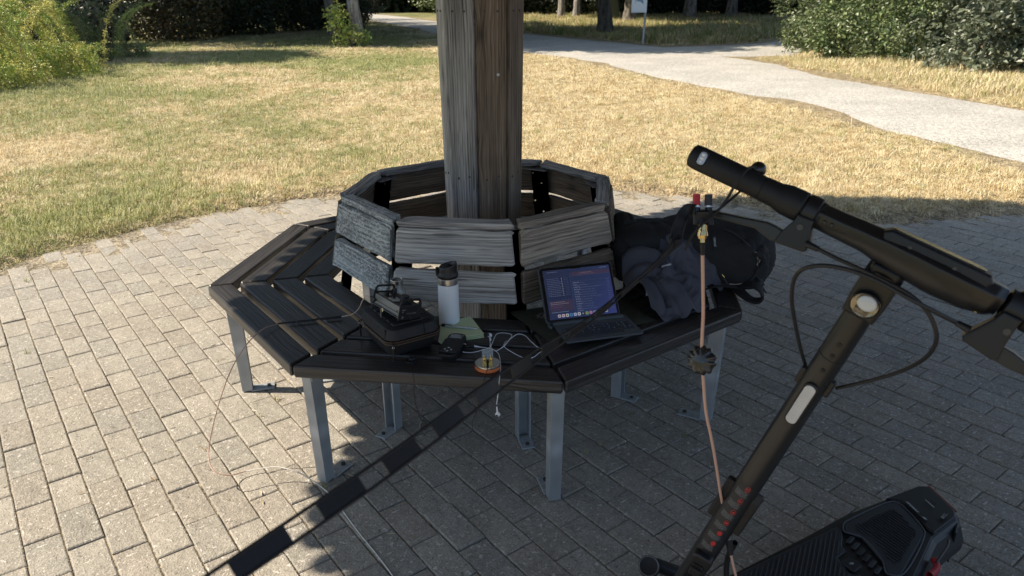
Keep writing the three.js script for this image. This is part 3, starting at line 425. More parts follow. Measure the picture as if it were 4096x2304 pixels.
{ // handheld receiver
  const t = thing('pocket_receiver', 'small black leather-covered receiver with tiny screen and round key pad on the front slats', 'receiver');
  const F = frame(-0.186, 2.078, S0, 0.2 - 0.42, 0.06), leather = std(C(0.012, 0.012, 0.013), 0.55, 0, { bumpMap: dataTex(128, 128, (u, v, c) => { c[0] = c[1] = c[2] = vn(u * 22, v * 22, 91, 22, 22); }), bumpScale: 0.0012 });
  leather.bumpMap.repeat.set(1, 1);
  const sh = (w, l, y0, y1, r) => T3(slab(rrect(w, l, r, 6), y1 - y0, 0.004, [], 3), 0, (y0 + y1) / 2, 0, -PI / 2);
  mesh('body', inst(sh(0.058, 0.142, 0, 0.021, 0.02), F), M.black, t);
  mesh('leather_cover', inst(sh(0.061, 0.086, 0.004, 0.0265, 0.016).translate(0, 0, 0.013), F), leather, t);
  mesh('screen', inst(T3(box(0.04, 0.0014, 0.032, 0.0006), 0, 0.0216, -0.043), F), phys({ color: C(0.1, 0.105, 0.11), roughness: 0.15, clearcoat: 1 }), t);
  mesh('indicator', inst(T3(cyl(0.0018, 0.0018, 0.001, 10), 0.006, 0.0214, -0.064), F), std(C(0.25, 0.08, 0.03), 0.4), t);
  const pad = mesh('key_pad', inst(T3(cyl(0.0125, 0.0125, 0.003, 28), 0, 0.0265, 0.047), F), M.black, t);
  const keyM = std(C(0.55, 0.58, 0.6), 0.35, 0.3);
  for (let k = 0; k < 4; k++) { const a = k * PI / 2; mesh('key', inst(T3(box(0.007, 0.0014, 0.0042, 0.0006), Math.cos(a) * 0.0102, 0.0282, 0.047 + Math.sin(a) * 0.0102, 0, k % 2 ? 0 : PI / 2), F), keyM, pad); }
  mesh('key', inst(T3(cyl(0.0042, 0.0042, 0.0015, 16), 0, 0.0284, 0.047), F), M.blackGloss, pad);
  mesh('socket', inst(T3(cyl(0.0032, 0.0032, 0.01, 12), 0.0335, 0.012, -0.02, 0, 0, PI / 2), F), M.chrome, t);
  settle(t, W(-0.186, 2.078, S0));
}
{ // brass key paddle on a round magnetic base
  const t = thing('brass_paddle', 'tiny brass key paddle with clear cover on a round chrome and orange base', 'paddle', W(-0.0735, 1.957, S0));
  mesh('base', lathe([[0, 0], [0.0365, 0], [0.038, 0.0015], [0.038, 0.0105], [0.037, 0.0115], [0, 0.0115]], 48), std(C(0.62, 0.17, 0.05), 0.6), t);
  mesh('steel_disc', lathe([[0, 0.0115], [0.0368, 0.0115], [0.0376, 0.0123], [0.0376, 0.0168], [0.0368, 0.0176], [0, 0.0176]], 48), std(C(0.62, 0.61, 0.58), 0.16, 1), t);
  const y = 0.0176, g = mesh('brass_block', merge([T3(box(0.029, 0.005, 0.022, 0.0008), 0, y + 0.0025, 0.001), T3(box(0.009, 0.014, 0.009, 0.0008), -0.0098, y + 0.0115, 0.004), T3(box(0.009, 0.014, 0.009, 0.0008), 0.0098, y + 0.0115, 0.004)]), M.brass, t);
  for (const s of [-1, 1]) { mesh('screw', T3(cyl(0.0022, 0.0022, 0.002, 10), s * 0.0098, y + 0.011, 0.009, PI / 2), M.screw, g); mesh('post', T3(cyl(0.002, 0.002, 0.012, 10), s * 0.0098, y + 0.02, 0.001), M.chrome, g); mesh('finger_piece', T3(box(0.0012, 0.014, 0.016, 0.0005), s * 0.003, y + 0.018, -0.014), M.black, t); }
  mesh('clear_cover', T3(box(0.034, 0.03, 0.0025, 0.002), 0, y + 0.026, -0.005, -0.25), phys({ color: C(0.9, 0.93, 0.93), roughness: 0.06, transmission: 0.92, thickness: 0, ior: 1.45 }), t);
  const c = thing('paddle_cable', 'thin black cable running from the brass paddle down over the bench edge', 'cable'), P = [W(-0.0735, 1.95, S0 + 0.027), W(-0.071, 1.935, S0 + 0.026), W(-0.076, 1.905, S0 + 0.008), W(-0.082, 1.88, S0 + 0.001), W(-0.09, 1.858, S0 - 0.03), W(-0.105, 1.85, 0.38), W(-0.118, 1.845, 0.345), W(-0.115, 1.84, 0.325)];
  mesh('wire', tube(P, 0.0011, 80, 6), M.black, c); mesh('plug_boot', rod(P[0], P[1].clone().lerp(P[2], 0.4), 0.0036, 0.0022, 10), M.black, c); settle(c, W(-0.0735, 1.95, S0));
}
{ // earphones
  const t = thing('earphones', 'white wired earphones looped on the front slats with one bud hanging over the edge', 'earphones'), z = S0 + 0.0012, k = 600 / 1449, U = (x, y, h = z) => atH(1700 + x * k, 950 + y * k, h);
  const wM = std(C(0.86, 0.88, 0.92), 0.4), w = (pts, r = 0.0011) => mesh('wire', tube(pts, r, 140, 7), wM, t);
  w([U(365, 1105, z + 0.004), U(440, 1112), U(540, 1092), U(625, 1062, z + 0.002), U(645, 1030, z + 0.002), U(668, 975), U(700, 928), U(760, 922), U(835, 938), U(815, 985), U(745, 1060), U(690, 1092), U(640, 1075, z + 0.003), U(590, 1065), U(500, 1052, z + 0.003)]);
  w([U(625, 1045, z + 0.004), U(650, 1075, z + 0.003), U(700, 1110), U(722, 1160), U(730, 1230), U(727, 1300), U(718, 1372), W(-0.0385, 1.868, z), W(-0.04, 1.8625, S0 - 0.02), W(-0.042, 1.861, 0.43), W(-0.0465, 1.862, 0.398)]);
  w([U(632, 1050, z + 0.003), U(628, 1000, z + 0.004), U(622, 965, z + 0.006)]);
  w([U(690, 1094, z + 0.002), U(760, 1055, z + 0.003), U(830, 975, z + 0.002), U(905, 932), U(960, 945), U(1030, 1010), U(1090, 1060), U(1140, 1080), U(1090, 1125), U(1040, 1160), U(985, 1170), U(900, 1140), U(820, 1095), U(770, 1060), U(762, 1035), U(790, 995)]);
  const bud = (o, dir, nd) => { const b = mesh('earbud', new THREE.SphereGeometry(0.0078, 18, 12).scale(1, 1, 0.8).translate(o.x, o.y, o.z), M.white, t); mesh('bud_stem', rod(o, o.clone().addScaledVector(dir, 0.026), 0.0032, 0.002, 10), M.white, b); mesh('bud_grille', new THREE.SphereGeometry(0.0045, 12, 8).translate(o.x + nd.x, o.y + nd.y, o.z + nd.z), std(C(0.08, 0.08, 0.085), 0.6), b); };
  bud(U(625, 945, z + 0.012), W(0.15, -0.9, -0.25).normalize(), new THREE.Vector3(-0.004, 0.003, 0.003));
  bud(W(-0.0435, 1.862, 0.364), W(-0.1, 0, 1).normalize(), new THREE.Vector3(-0.003, -0.002, 0.005));
  const j = mesh('jack_plug', rod(U(470, 1048, z + 0.005), U(545, 1060, z + 0.003), 0.0036, 0.0016, 10), M.white, t); mesh('plug_block', rod(U(388, 1052, z + 0.008), U(470, 1048, z + 0.006), 0.0062, 0.0062, 10), M.black, j);
  settle(t, W(-0.04, 2.1, S0));
}
{ // microphone cable of the radio with its little hand unit hanging down
  const t = thing('black_cable', 'thin black cables from the radio with a small flat unit hanging below the seat', 'cable'), k = 700 / 2029, U = (x, y, h) => atH(1350 + x * k, 1000 + y * k, h);
  const w = (p, r = 0.0012) => mesh('wire', tube(p, r, 90, 6), M.black, t);
  w([W(-0.318, 2.06, 0.612), U(850, 800, 0.585), U(858, 1000, S0 + 0.03), U(852, 1180, S0 + 0.012), U(862, 1330, S0 + 0.003), U(870, 1420, S0 + 0.002), W(-0.286, 1.897, S0), W(-0.287, 1.888, 0.43), W(-0.283, 1.888, 0.38), W(-0.271, 1.888, 0.33)]);
  w([W(-0.297, 2.085, 0.613), U(980, 790, 0.6), U(1010, 920, 0.55), U(1040, 1080, 0.49), U(1035, 1200, S0 + 0.003), U(1000, 1250, S0 + 0.002), U(900, 1240, S0 + 0.002)]);
  w([U(905, 1245, S0 + 0.002), U(1120, 1255, S0 + 0.0015), U(1200, 1290, S0 + 0.0015), U(1290, 1330, S0 + 0.0015), U(1430, 1325, S0 + 0.0015), U(1560, 1290, S0 + 0.0015), U(1575, 1220, S0 + 0.0015), U(1500, 1195, S0 + 0.002), U(1445, 1195, S0 + 0.006)], 0.0007);
  const c = U(850, 1290, S0 + 0.004); for (const [r, dx, dz] of [[0.013, 0, 0], [0.0125, 0.002, 0.001], [0.012, -0.001, 0.003]]) mesh('cable_coil', new THREE.TorusGeometry(r, 0.0014, 7, 36).rotateX(PI / 2 + 0.05).translate(c.x + dx, c.y + dz, c.z + dz), M.black, t);
  mesh('ferrite_ring', lathe([[0.005, 0], [0.0105, 0], [0.0105, 0.009], [0.005, 0.009], [0.005, 0]], 24).translate(c.x + 0.003, c.y, c.z - 0.008), M.blackMatte, t);
  mesh('hand_unit', T3(slab([[-0.008, -0.016], [0.004, -0.018], [0.012, -0.008], [0.012, 0.006], [0.004, 0.016], [-0.003, 0.017], [-0.011, 0.006], [-0.012, -0.006]], 0.008, 0.002), -0.266, 0.313, -1.888, 0, 0.4, 0), std(C(0.05, 0.048, 0.042), 0.5), t);
  settle(t, W(-0.3, 2.0, S0));
}
{ // thin coax from the radio over the left slats to the ground
  const t = thing('coax_lead', 'thin pale coax lead with black sleeves from radio over left slats to ground', 'cable'), P = (x, y, h) => atH(x, y, h);
  const pale = std(C(0.55, 0.42, 0.35), 0.45), brown = std(C(0.42, 0.27, 0.21), 0.45), wh = std(C(0.7, 0.66, 0.6), 0.5);
  const r0 = P(1502, 1200, 0.617), s0 = P(1365, 1267, S0 + 0.008), s1 = P(1112, 1295, S0 + 0.008);
  mesh('plug', rod(r0, P(1482, 1187, 0.62), 0.0055, 0.0035, 12), M.black, t);
  mesh('wire', tube([P(1484, 1188, 0.62), P(1465, 1184, 0.622), P(1450, 1203, 0.6), P(1440, 1226, 0.57), P(1425, 1246, 0.53), P(1400, 1260, 0.492), s0], 0.0017, 60, 8), pale, t);
  for (let i = 0; i < 3; i++) mesh('sleeve', rod(s0.clone().lerp(s1, [0, 0.36, 0.72][i]), s0.clone().lerp(s1, [0.34, 0.7, 1][i]), 0.0042 - 0.0005 * i, 0.0042 - 0.0006 * i, 12), M.black, t);
  mesh('wire', tube([s1, P(1060, 1312, 0.482), P(1000, 1362, 0.468), P(940, 1450, 0.405), P(893, 1560, 0.3), P(855, 1690, 0.19), P(836, 1790, 0.115), P(838, 1850, 0.085), P(862, 1888, 0.07), P(915, 1901, 0.06), P(985, 1885, 0.058)], 0.0019, 140, 7), brown, t);
  mesh('wire', tube([P(985, 1885, 0.058), P(1050, 1873, 0.06), P(1110, 1868, 0.06), P(1180, 1885, 0.05), P(1240, 1916, 0.035), P(1300, 1960, 0.015), P(1340, 2000, 0.005), P(1385, 2063, 0.004), P(1435, 2130, 0.004), P(1500, 2210, 0.004), P(1575, 2310, 0.004), P(1640, 2420, 0.004)], 0.0019, 140, 7), wh, t);
  settle(t, W(-0.7, 2.2, S0));
}
{ // olive pouch, tablet and its keyboard
  const t = thing('olive_pouch', 'flat olive green fabric pouch with a pale printed emblem under the tablet', 'pouch'), N = 26, pos = [], uv = [], idx = [], c = [[-0.014, 2.368], [0.128, 2.108], [0.49, 2.285], [0.395, 2.5]];
  for (let j = 0; j <= N; j++) for (let i = 0; i <= N; i++) { const u = i / N, v = j / N, x = lerp(lerp(c[0][0], c[3][0], u), lerp(c[1][0], c[2][0], u), v), y = lerp(lerp(c[0][1], c[3][1], u), lerp(c[1][1], c[2][1], u), v), e = Math.min(u, 1 - u, v, 1 - v); pos.push(x + 0.004 * (fbm(u * 6, v * 6, 8) - 0.5), S0 + 0.0008 + 0.008 * Math.pow(clamp(e * 9), 0.5) + 0.012 * sstep(0.05, 0.2, e) * (fbm(u * 5 + 3, v * 4, 4, 3) - 0.42) * (u < 0.16 || u > 0.8 ? 1.6 : 0.2), -y); uv.push(u, v); }
  for (let j = 0; j < N; j++) for (let i = 0; i < N; i++) { const a = j * (N + 1) + i; idx.push(a, a + N + 1, a + 1, a + 1, a + N + 1, a + N + 2); }
  const g = new THREE.BufferGeometry(); g.setAttribute('position', new THREE.Float32BufferAttribute(pos, 3)); g.setAttribute('uv', new THREE.Float32BufferAttribute(uv, 2)); g.setIndex(idx); g.computeVertexNormals();
  const tex = canvasTex(512, 512, (x, w, h) => { x.fillStyle = '#3f4136'; x.fillRect(0, 0, w, h); const cx = 118, cy = 352; x.strokeStyle = '#c9cdd0'; x.lineWidth = 3; for (let k = 0; k < 26; k++) { const a = k / 26 * 2 * PI; x.beginPath(); x.moveTo(cx + Math.cos(a) * 34, cy + Math.sin(a) * 30); x.lineTo(cx + Math.cos(a) * (44 + k % 3 * 5), cy + Math.sin(a) * (40 + k % 3 * 5)); x.stroke(); } x.lineWidth = 4; for (const [a, b, r] of [[-14, -4, 10], [10, 4, 14], [-6, 14, 8], [14, -12, 6]]) { x.beginPath(); x.ellipse(cx + a, cy + b, r, r * 0.6, 0.5, 0, 5.2); x.stroke(); } });
  mesh('cloth', g, std(C(0.62, 0.64, 0.6), 0.85, 0, { map: tex, side: THREE.DoubleSide }), t); settle(t, W(0.23, 2.3, S0));
}
{
  const t = thing('tablet', 'tablet computer showing blue windows in a grey keyboard cover standing on the olive pouch', 'tablet');
  const A = Math.atan2(0.07, 0.257), z0 = S0 + 0.014, wid = 0.258, F = frame(0.128 + 0.5 * 0.25 * Math.cos(A), 2.2155 + 0.5 * 0.25 * Math.sin(A), z0, A);
  // keyboard deck: local z towards the viewer
  const cov = std(C(0.075, 0.087, 0.1), 0.6), keyM = std(C(0.04, 0.047, 0.056), 0.55), skew = 0.022, sk = new THREE.Matrix4().makeShear(0, 0, 0, 0, 0, 0);
  const deck = mesh('keyboard', inst(T3(slab(rrect(wid + 0.004, 0.15, 0.007), 0.006, 0.0012), 0.012, 0.003, 0.063, -PI / 2), F), cov, t);
  const tex = canvasTex(64, 64, (x) => { x.fillStyle = '#343c45'; x.fillRect(0, 0, 64, 64); x.fillStyle = '#c9d2da'; x.fillRect(24, 24, 14, 14); x.fillRect(14, 40, 5, 5); });
  const kg = box(0.0142, 0.0018, 0.0128, 0.0006), kt = std(C(1, 1, 1), 0.55, 0, { map: tex });
  const rows = [[14, 0.0168], [14, 0.0168], [13, 0.018], [12, 0.0195], [7, 0.0167]];
  rows.forEach(([n, p], r) => { const w0 = 0.236; for (let i = 0; i < n; i++) { const wd = r === 4 ? [0.0142, 0.0142, 0.0142, 0.09, 0.0142, 0.0142, 0.0142][i] : w0 / n - 0.0026; let x = r === 4 ? [-0.11, -0.093, -0.076, -0.0215, 0.033, 0.05, 0.067][i] : -w0 / 2 + (i + 0.5) * w0 / n; const g = box(wd, 0.0018, 0.0128, 0.0006); mesh('key', inst(T3(g, 0.012 + x, 0.0068, 0.046 + r * 0.0158), F), i % 3 === 1 || r > 2 ? keyM : kt, deck); } });
  mesh('hinge', inst(T3(cyl(0.008, 0.008, wid - 0.01, 16), 0.004, 0.0055, 0.0, 0, 0, PI / 2), F), cov, t);
  mesh('pen_loop', inst(T3(cyl(0.005, 0.005, 0.022, 14), -wid / 2 - 0.004, 0.006, 0.012, PI / 2 - 0.1), F), cov, t);
  const Fs = frame(0.116 + 0.5 * 0.2555 * Math.cos(A), 2.217 + 0.5 * 0.2555 * Math.sin(A), z0 + 0.008, A, PI / 2 - 0.585);   // local y = screen normal, -z = up the screen
  const SH = 0.187; const lid = mesh('cover_back', inst(T3(slab(rrect(wid + 0.004, SH + 0.005, 0.012), 0.007, 0.0015), 0, -0.0045, -SH / 2, -PI / 2), Fs), cov, t);
  mesh('tablet_body', inst(T3(slab(rrect(wid - 0.004, SH - 0.002, 0.011), 0.006, 0.001), 0, 0.002, -SH / 2, -PI / 2), Fs), M.blackGloss, t);
  const st = canvasTex(1024, 744, (x, w, h) => {
    const gr = x.createLinearGradient(0, 0, w, h); gr.addColorStop(0, '#2c3858'); gr.addColorStop(0.6, '#31416e'); gr.addColorStop(1, '#414c94'); x.fillStyle = gr; x.fillRect(0, 0, w, h);
    x.fillStyle = '#4d4260'; x.fillRect(420, 60, w - 420, 60); x.fillStyle = '#49405e'; x.fillRect(30, 470, 355, 150); x.fillStyle = '#28355c'; x.fillRect(30, 120, 355, 330); x.strokeStyle = '#5a6b9c'; x.lineWidth = 2; for (const y of [120, 200, 262, 300]) { x.beginPath(); x.moveTo(400, y); x.lineTo(w - 20, y); x.stroke(); } x.beginPath(); x.moveTo(398, 60); x.lineTo(398, 640); x.stroke();
    let sd = 5; const q = () => (sd = (sd * 16807) % 2147483647) / 2147483647; const line = (xx, y, l, c, s = 5) => { x.fillStyle = c; for (let a = xx; a < xx + l;) { const b = 6 + q() * 26; x.fillRect(a, y, Math.min(b, xx + l - a), s); a += b + 6; } };
    for (let r = 0; r < 11; r++) { line(40, 132 + r * 26, 180 + q() * 40, '#8793b8'); x.fillStyle = '#e8ecf6'; x.fillRect(262, 130 + r * 26, 9, 8); line(300, 132 + r * 26, 70, '#6f7ca6', 4); }
    for (let r = 0; r < 13; r++) { line(430, 218 + r * 36, 60 + q() * 40, '#aab6d8', 5); line(430, 230 + r * 36, 160 + q() * 280, '#7f8cb4', 4); line(w - 80, 212 + r * 36, 44, '#8090b8', 4); }
    line(560, 76, 180, '#b39aa8', 5); line(520, 98, 260, '#9c8496', 4); line(60, 30, 160, '#8d9ac0', 6); line(w - 150, 26, 110, '#a9b6d6', 5); for (let r = 0; r < 4; r++) line(46, 488 + r * 26, 150 + q() * 160, r < 2 ? '#c9b7c6' : '#7e6684', 5); x.fillStyle = '#c8d0e4'; x.fillRect(40, 638, 260, 3);
    x.fillStyle = '#2c3a70'; x.beginPath(); x.roundRect(110, 664, 800, 66, 20); x.fill();
    ['#d9d2dd', '#e2d4da', '#e6e0e4', '#5f9ad0', '#c9d4f0', '#dfe6ea', '#30343f', '#7fc07a', '#c98ad0', '#9aa6d8', '#8fb4e8', '#6d8ae0', '#b6bfe6'].forEach((c, i) => { x.fillStyle = c; x.beginPath(); x.roundRect(124 + i * 60, 674, 46, 46, 11); x.fill(); x.fillStyle = ['#c05a60', '#b8808a', '#3f7a55', '#2a5a9a', '#7a8cc8', '#5a6a70', '#aab0c0'][i % 7]; x.beginPath(); x.arc(147 + i * 60, 697, 12, 0, 7); x.fill(); });
    x.fillStyle = '#0b0d18'; x.fillRect(w / 2 - 70, 0, 140, 10);
  });
  const sc = mesh('screen', inst(T3(new THREE.PlaneGeometry(wid - 0.022, SH - 0.02), 0, 0.0057, -SH / 2, -PI / 2), Fs), phys({ color: C(0.02, 0.02, 0.025), roughness: 0.12, emissive: C(1, 1, 1), emissiveMap: st, emissiveIntensity: 0.25, clearcoat: 0.6, clearcoatRoughness: 0.08 }), t);
  const lampP = new THREE.Vector3(0, 0.03, -SH / 2).applyMatrix4(Fs);
  settle(t, W(0.25, 2.23, S0));
}
{ // navy jacket: folded cloth heaped against the rucksack
  const t = thing('jacket', 'crumpled navy blue jacket heaped against the black rucksack beside the tablet', 'jacket'), NA = 200, NR = 100, pos = [], uv = [], idx = [];
  const foot = [[0.40, 2.58], [0.405, 2.48], [0.455, 2.385], [0.475, 2.315], [0.515, 2.27], [0.575, 2.295], [0.66, 2.35], [0.672, 2.4], [0.70, 2.48], [0.76, 2.53], [0.80, 2.585], [0.78, 2.66], [0.70, 2.72], [0.58, 2.74], [0.46, 2.7]].map(([x, y]) => new THREE.Vector3(x, 0, -y)), fc = new THREE.CatmullRomCurve3(foot, true, 'catmullrom', 0.4), cx = 0.58, cy = 2.53;
  const ridge = (d, w) => Math.exp(-(d * d) / (w * w));
  const fold = (x, y) => {   // long soft folds, each an arc across the heap, sharp valleys between
    let h = 0; const F = [[0.44, 2.52, 0.62, 2.62, 0.05, 0.045], [0.45, 2.47, 0.6, 2.53, 0.034, 0.05], [0.47, 2.4, 0.62, 2.46, 0.026, 0.045], [0.5, 2.3, 0.56, 2.5, 0.034, 0.05], [0.61, 2.36, 0.62, 2.55, 0.03, 0.05], [0.68, 2.42, 0.66, 2.62, 0.035, 0.05], [0.74, 2.55, 0.62, 2.66, 0.04, 0.05]];
    for (const [x0, y0, x1, y1, a, w] of F) { const vx = x1 - x0, vy = y1 - y0, l2 = vx * vx + vy * vy, k = clamp(((x - x0) * vx + (y - y0) * vy) / l2), d = Math.hypot(x - x0 - vx * k, y - y0 - vy * k) + 0.016 * (vn(x * 26, y * 26, 13) - 0.5); h += a * ridge(d, w); } return h; };
  const kj = 750 / 1976, J = (x, y, d) => atD(2400 + x * kj, 800 + y * kj, d + 0.245), rolls = [
    [[J(225, 760, 2.47), J(270, 640, 2.47), J(370, 550, 2.46), J(500, 530, 2.45), J(600, 590, 2.44), J(640, 680, 2.42)], 0.026, 0.02],
    [[J(420, 500, 2.52), J(520, 420, 2.52), J(650, 365, 2.52), J(770, 400, 2.5), J(840, 520, 2.48), J(850, 660, 2.45)], 0.03, 0.022],
    [[J(640, 400, 2.5), J(720, 520, 2.47), J(790, 640, 2.44), J(880, 740, 2.42), J(930, 800, 2.42)], 0.022, 0.014],
    [[J(330, 770, 2.42), J(450, 700, 2.41), J(600, 720, 2.4), J(760, 760, 2.4), J(890, 800, 2.41)], 0.02, 0.014],
    [[J(880, 440, 2.5), J(960, 560, 2.47), J(1000, 680, 2.45), J(1010, 790, 2.43)], 0.026, 0.02],
    [[J(300, 930, 2.37), J(390, 1050, 2.33), J(520, 1170, 2.29), J(660, 1240, 2.265), J(820, 1230, 2.265)], 0.028, 0.016],
    [[J(450, 830, 2.36), J(520, 960, 2.32), J(610, 1080, 2.285), J(650, 1170, 2.27)], 0.03, 0.016],
    [[J(640, 800, 2.38), J(760, 900, 2.34), J(880, 1020, 2.31), J(960, 1140, 2.29)], 0.034, 0.012],
    [[J(560, 830, 2.38), J(690, 980, 2.33), J(790, 1120, 2.285)], 0.028, 0.014],
    [[J(210, 900, 2.44), J(240, 1010, 2.42), J(320, 1060, 2.4), J(390, 1050, 2.38)], 0.013, 0.01]].map(([p, r0, r1]) => { const c = new THREE.CatmullRomCurve3(p), o = []; for (let q = 0; q <= 22; q++) { const v = c.getPointAt(q / 22); o.push([v.x, -v.z, v.y, lerp(r0, r1, q / 22) * Math.pow(Math.sin(PI * clamp(q / 22 * 0.9 + 0.05)), 0.4)]); } return o; });
  const smax = (p, q, k) => { const h = clamp(0.5 + 0.5 * (p - q) / k); return lerp(q, p, h) + k * h * (1 - h); };
  for (let j = 0; j <= NR; j++) for (let i = 0; i <= NA; i++) {
    const a = i / NA, b = fc.getPoint(a % 1), rj = j / NR, wob = 1 + 0.05 * (vn(a * 40, 0, 14, 40, 0) - 0.5), x = lerp(cx, b.x, rj * wob), y = lerp(cy, -b.z, rj * wob), back = sstep(2.26, 2.62, y), env = Math.pow(clamp(1 - Math.pow(rj, 3.2)), 0.6);
    const w1 = x + 0.05 * vn(x * 9, y * 9, 15), w2 = y + 0.05 * vn(x * 9, y * 9, 16), cr = Math.abs(fbm(w1 * 11, w2 * 11, 17, 3) - 0.5) * 2, cr2 = Math.abs(fbm(w1 * 26 + 4, w2 * 20, 18, 3) - 0.5) * 2;
    const z = S0 + 0.004 + env * (0.012 + 0.06 * back + 0.9 * fold(x, y) * lerp(0.5, 0.9, back) + 0.06 * Math.pow(1 - cr, 2) * lerp(0.5, 1, back) + 0.016 * Math.pow(1 - cr2, 1.5) - 0.02);
    let zz = Math.max(z, S0 + 0.003);
    rolls.forEach((o, ri) => { let best = -9; for (let q = 0; q < 22; q++) { const [x0, y0, z0, r0] = o[q], [x1, y1, z1, r1] = o[q + 1], vx = x1 - x0, vy = y1 - y0, kk = clamp(((x - x0) * vx + (y - y0) * vy) / (vx * vx + vy * vy + 1e-9)), r = lerp(r0, r1, kk) * (1 + 0.5 * (vn(x * 30 + ri, y * 30, 24) - 0.5)), d = Math.hypot(x - x0 - vx * kk, y - y0 - vy * kk); const zc = lerp(z0, z1, kk) - 0.35 * r; best = Math.max(best, d < r ? zc + r * Math.sqrt(1 - (d / (1.3 * r)) ** 2) : zc + 0.639 * r - (d - r) * 1.7); } if (best > S0) zz = smax(zz, best, 0.005); });
    pos.push(x, zz, -y); uv.push(x * 10, y * 10);
  }
  for (let j = 0; j < NR; j++) for (let i = 0; i < NA; i++) { const q = j * (NA + 1) + i; idx.push(q, q + NA + 1, q + 1, q + 1, q + NA + 1, q + NA + 2); }
  const g = new THREE.BufferGeometry(); g.setAttribute('position', new THREE.Float32BufferAttribute(pos, 3)); g.setAttribute('uv', new THREE.Float32BufferAttribute(uv, 2)); g.setIndex(idx); g.computeVertexNormals();
  const weave = dataTex(128, 128, (u, v, c) => { const a = 0.5 + 0.5 * Math.sin(u * 64 * PI) * Math.sin(v * 64 * PI); c[0] = c[1] = c[2] = a; }); weave.repeat.set(1.2, 1.2);
  mesh('cloth', g, phys({ color: C(0.062, 0.066, 0.088), roughness: 0.62, sheen: 0.7, sheenRoughness: 0.5, sheenColor: C(0.12, 0.13, 0.2), bumpMap: weave, bumpScale: 0.0015, side: THREE.DoubleSide }), t);
  mesh('white_tag', T3(slab(rrect(0.034, 0.018, 0.003), 0.0015, 0.0004), ...J(700, 690, 2.37).toArray(), 0.9, 0.2, 0.25), std(C(0.6, 0.63, 0.7), 0.6), t);
  settle(t, W(0.58, 2.5, S0));
}
{ // rucksack lying on its back
  const t = thing('rucksack', 'black rucksack lying on the right rear of the bench behind the navy jacket', 'rucksack');
  const blk = phys({ color: C(0.011, 0.0115, 0.013), roughness: 0.8, sheen: 0.25, sheenRoughness: 0.6, sheenColor: C(0.05, 0.055, 0.065) }), blob = (o, rx, ry, rz, a, e, sd, wr, flat = 0.25) => {
    const g = new THREE.SphereGeometry(1, 72, 48), p = g.attributes.position, f = (v) => Math.sign(v) * Math.pow(Math.abs(v), e), ca = Math.cos(a), sa = Math.sin(a);
    for (let i = 0; i < p.count; i++) { let x = f(p.getX(i)), y = f(p.getY(i)), z = f(p.getZ(i)); const w1 = x * 2.2 + 1.1 * vn(x * 3 + sd, y * 3 + z, sd), n = 1 + wr * (Math.abs(fbm(w1 * 1.7 + sd, y * 2.6 + z * 2, sd, 3) - 0.5) * -2 + 0.5); x *= rx * n; z *= rz * n; y *= ry * n; if (y < -ry * (1 - flat)) y = -ry * (1 - flat); const X = x * ca + z * sa, Z = -x * sa + z * ca; p.setXYZ(i, X + o.x, y + o.y, Z + o.z); }
    g.computeVertexNormals(); return g; };
  // main body, front pocket, lid and hip padding
  mesh('main_body', blob(W(0.76, 2.71, 0.57), 0.23, 0.125, 0.15, -0.12, 0.72, 3, 0.16), blk, t);
  mesh('lid_pocket', blob(W(0.53, 2.7, 0.57), 0.165, 0.115, 0.12, 0.2, 0.7, 8, 0.14), blk, t);
  const fp = mesh('front_pocket', blob(W(0.80, 2.63, 0.555), 0.155, 0.108, 0.09, -0.2, 0.7, 5, 0.13), blk, t);
  mesh('back_padding', blob(W(0.44, 2.76, 0.57), 0.055, 0.13, 0.09, 0.1, 0.7, 6, 0.1), std(C(0.02, 0.021, 0.022), 0.85), t);
  const kk = 750 / 1976, rc = new THREE.Raycaster(), bodies = t.children.slice(); t.updateMatrixWorld(true);
  const U = (x, y, d) => { const sx = 2400 + x * kk, sy = 800 + y * kk; rc.set(camera.position, ray(sx, sy).normalize()); const h = rc.intersectObjects(bodies, false)[0], p = atD(sx, sy, d + 0.235); if (!h) return p; const q = h.point.clone().addScaledVector(ray(sx, sy).normalize(), -0.003); return d > 2.53 || q.distanceTo(camera.position) < p.distanceTo(camera.position) ? q : p; };
  const seam = (pts, r = 0.0025, m = blk, par = t) => mesh('seam', tube(pts, r, 50, 6), m, par);
  const lab = canvasTex(256, 64, (x, w, h) => { x.fillStyle = '#0d0e10'; x.fillRect(0, 0, w, h); x.fillStyle = '#b8bec6'; x.font = 'bold 34px sans-serif'; x.fillText('FORCLAZ', 44, 45); });
  const lp = U(1212, 450, 2.6); mesh('label', orientPlane(new THREE.PlaneGeometry(0.058, 0.019), lp, W(0.05, -0.28, -1), W(0.05, -0.85, 0.5)), std(C(1, 1, 1), 0.7, 0, { map: lab }), fp);
  
  mesh('zip', tube([U(1300, 300, 2.64), U(1430, 360, 2.62), U(1540, 450, 2.6), U(1630, 560, 2.58), U(1665, 660, 2.57), U(1640, 790, 2.57), U(1540, 870, 2.56), U(1360, 895, 2.55), U(1180, 870, 2.55)], 0.0035, 70, 6), std(C(0.02, 0.02, 0.022), 0.5), t);
  mesh('pale_piping', tube([U(1365, 885, 2.535), U(1440, 888, 2.535), U(1510, 875, 2.54), U(1530, 865, 2.54)], 0.0016, 30, 5), std(C(0.5, 0.47, 0.4), 0.7), t);
  mesh('elastic_cord', tube([U(1625, 545, 2.6), U(1665, 560, 2.6), U(1690, 600, 2.6), U(1680, 650, 2.6), U(1655, 690, 2.59), U(1665, 620, 2.59), U(1640, 575, 2.59)], 0.0013, 50, 5), std(C(0.42, 0.38, 0.28), 0.7), t);
  mesh('side_loop', tube([U(1650, 560, 2.63), U(1710, 610, 2.63), U(1722, 660, 2.63), U(1690, 720, 2.63), U(1640, 760, 2.62)], 0.011, 40, 8), blk, t);
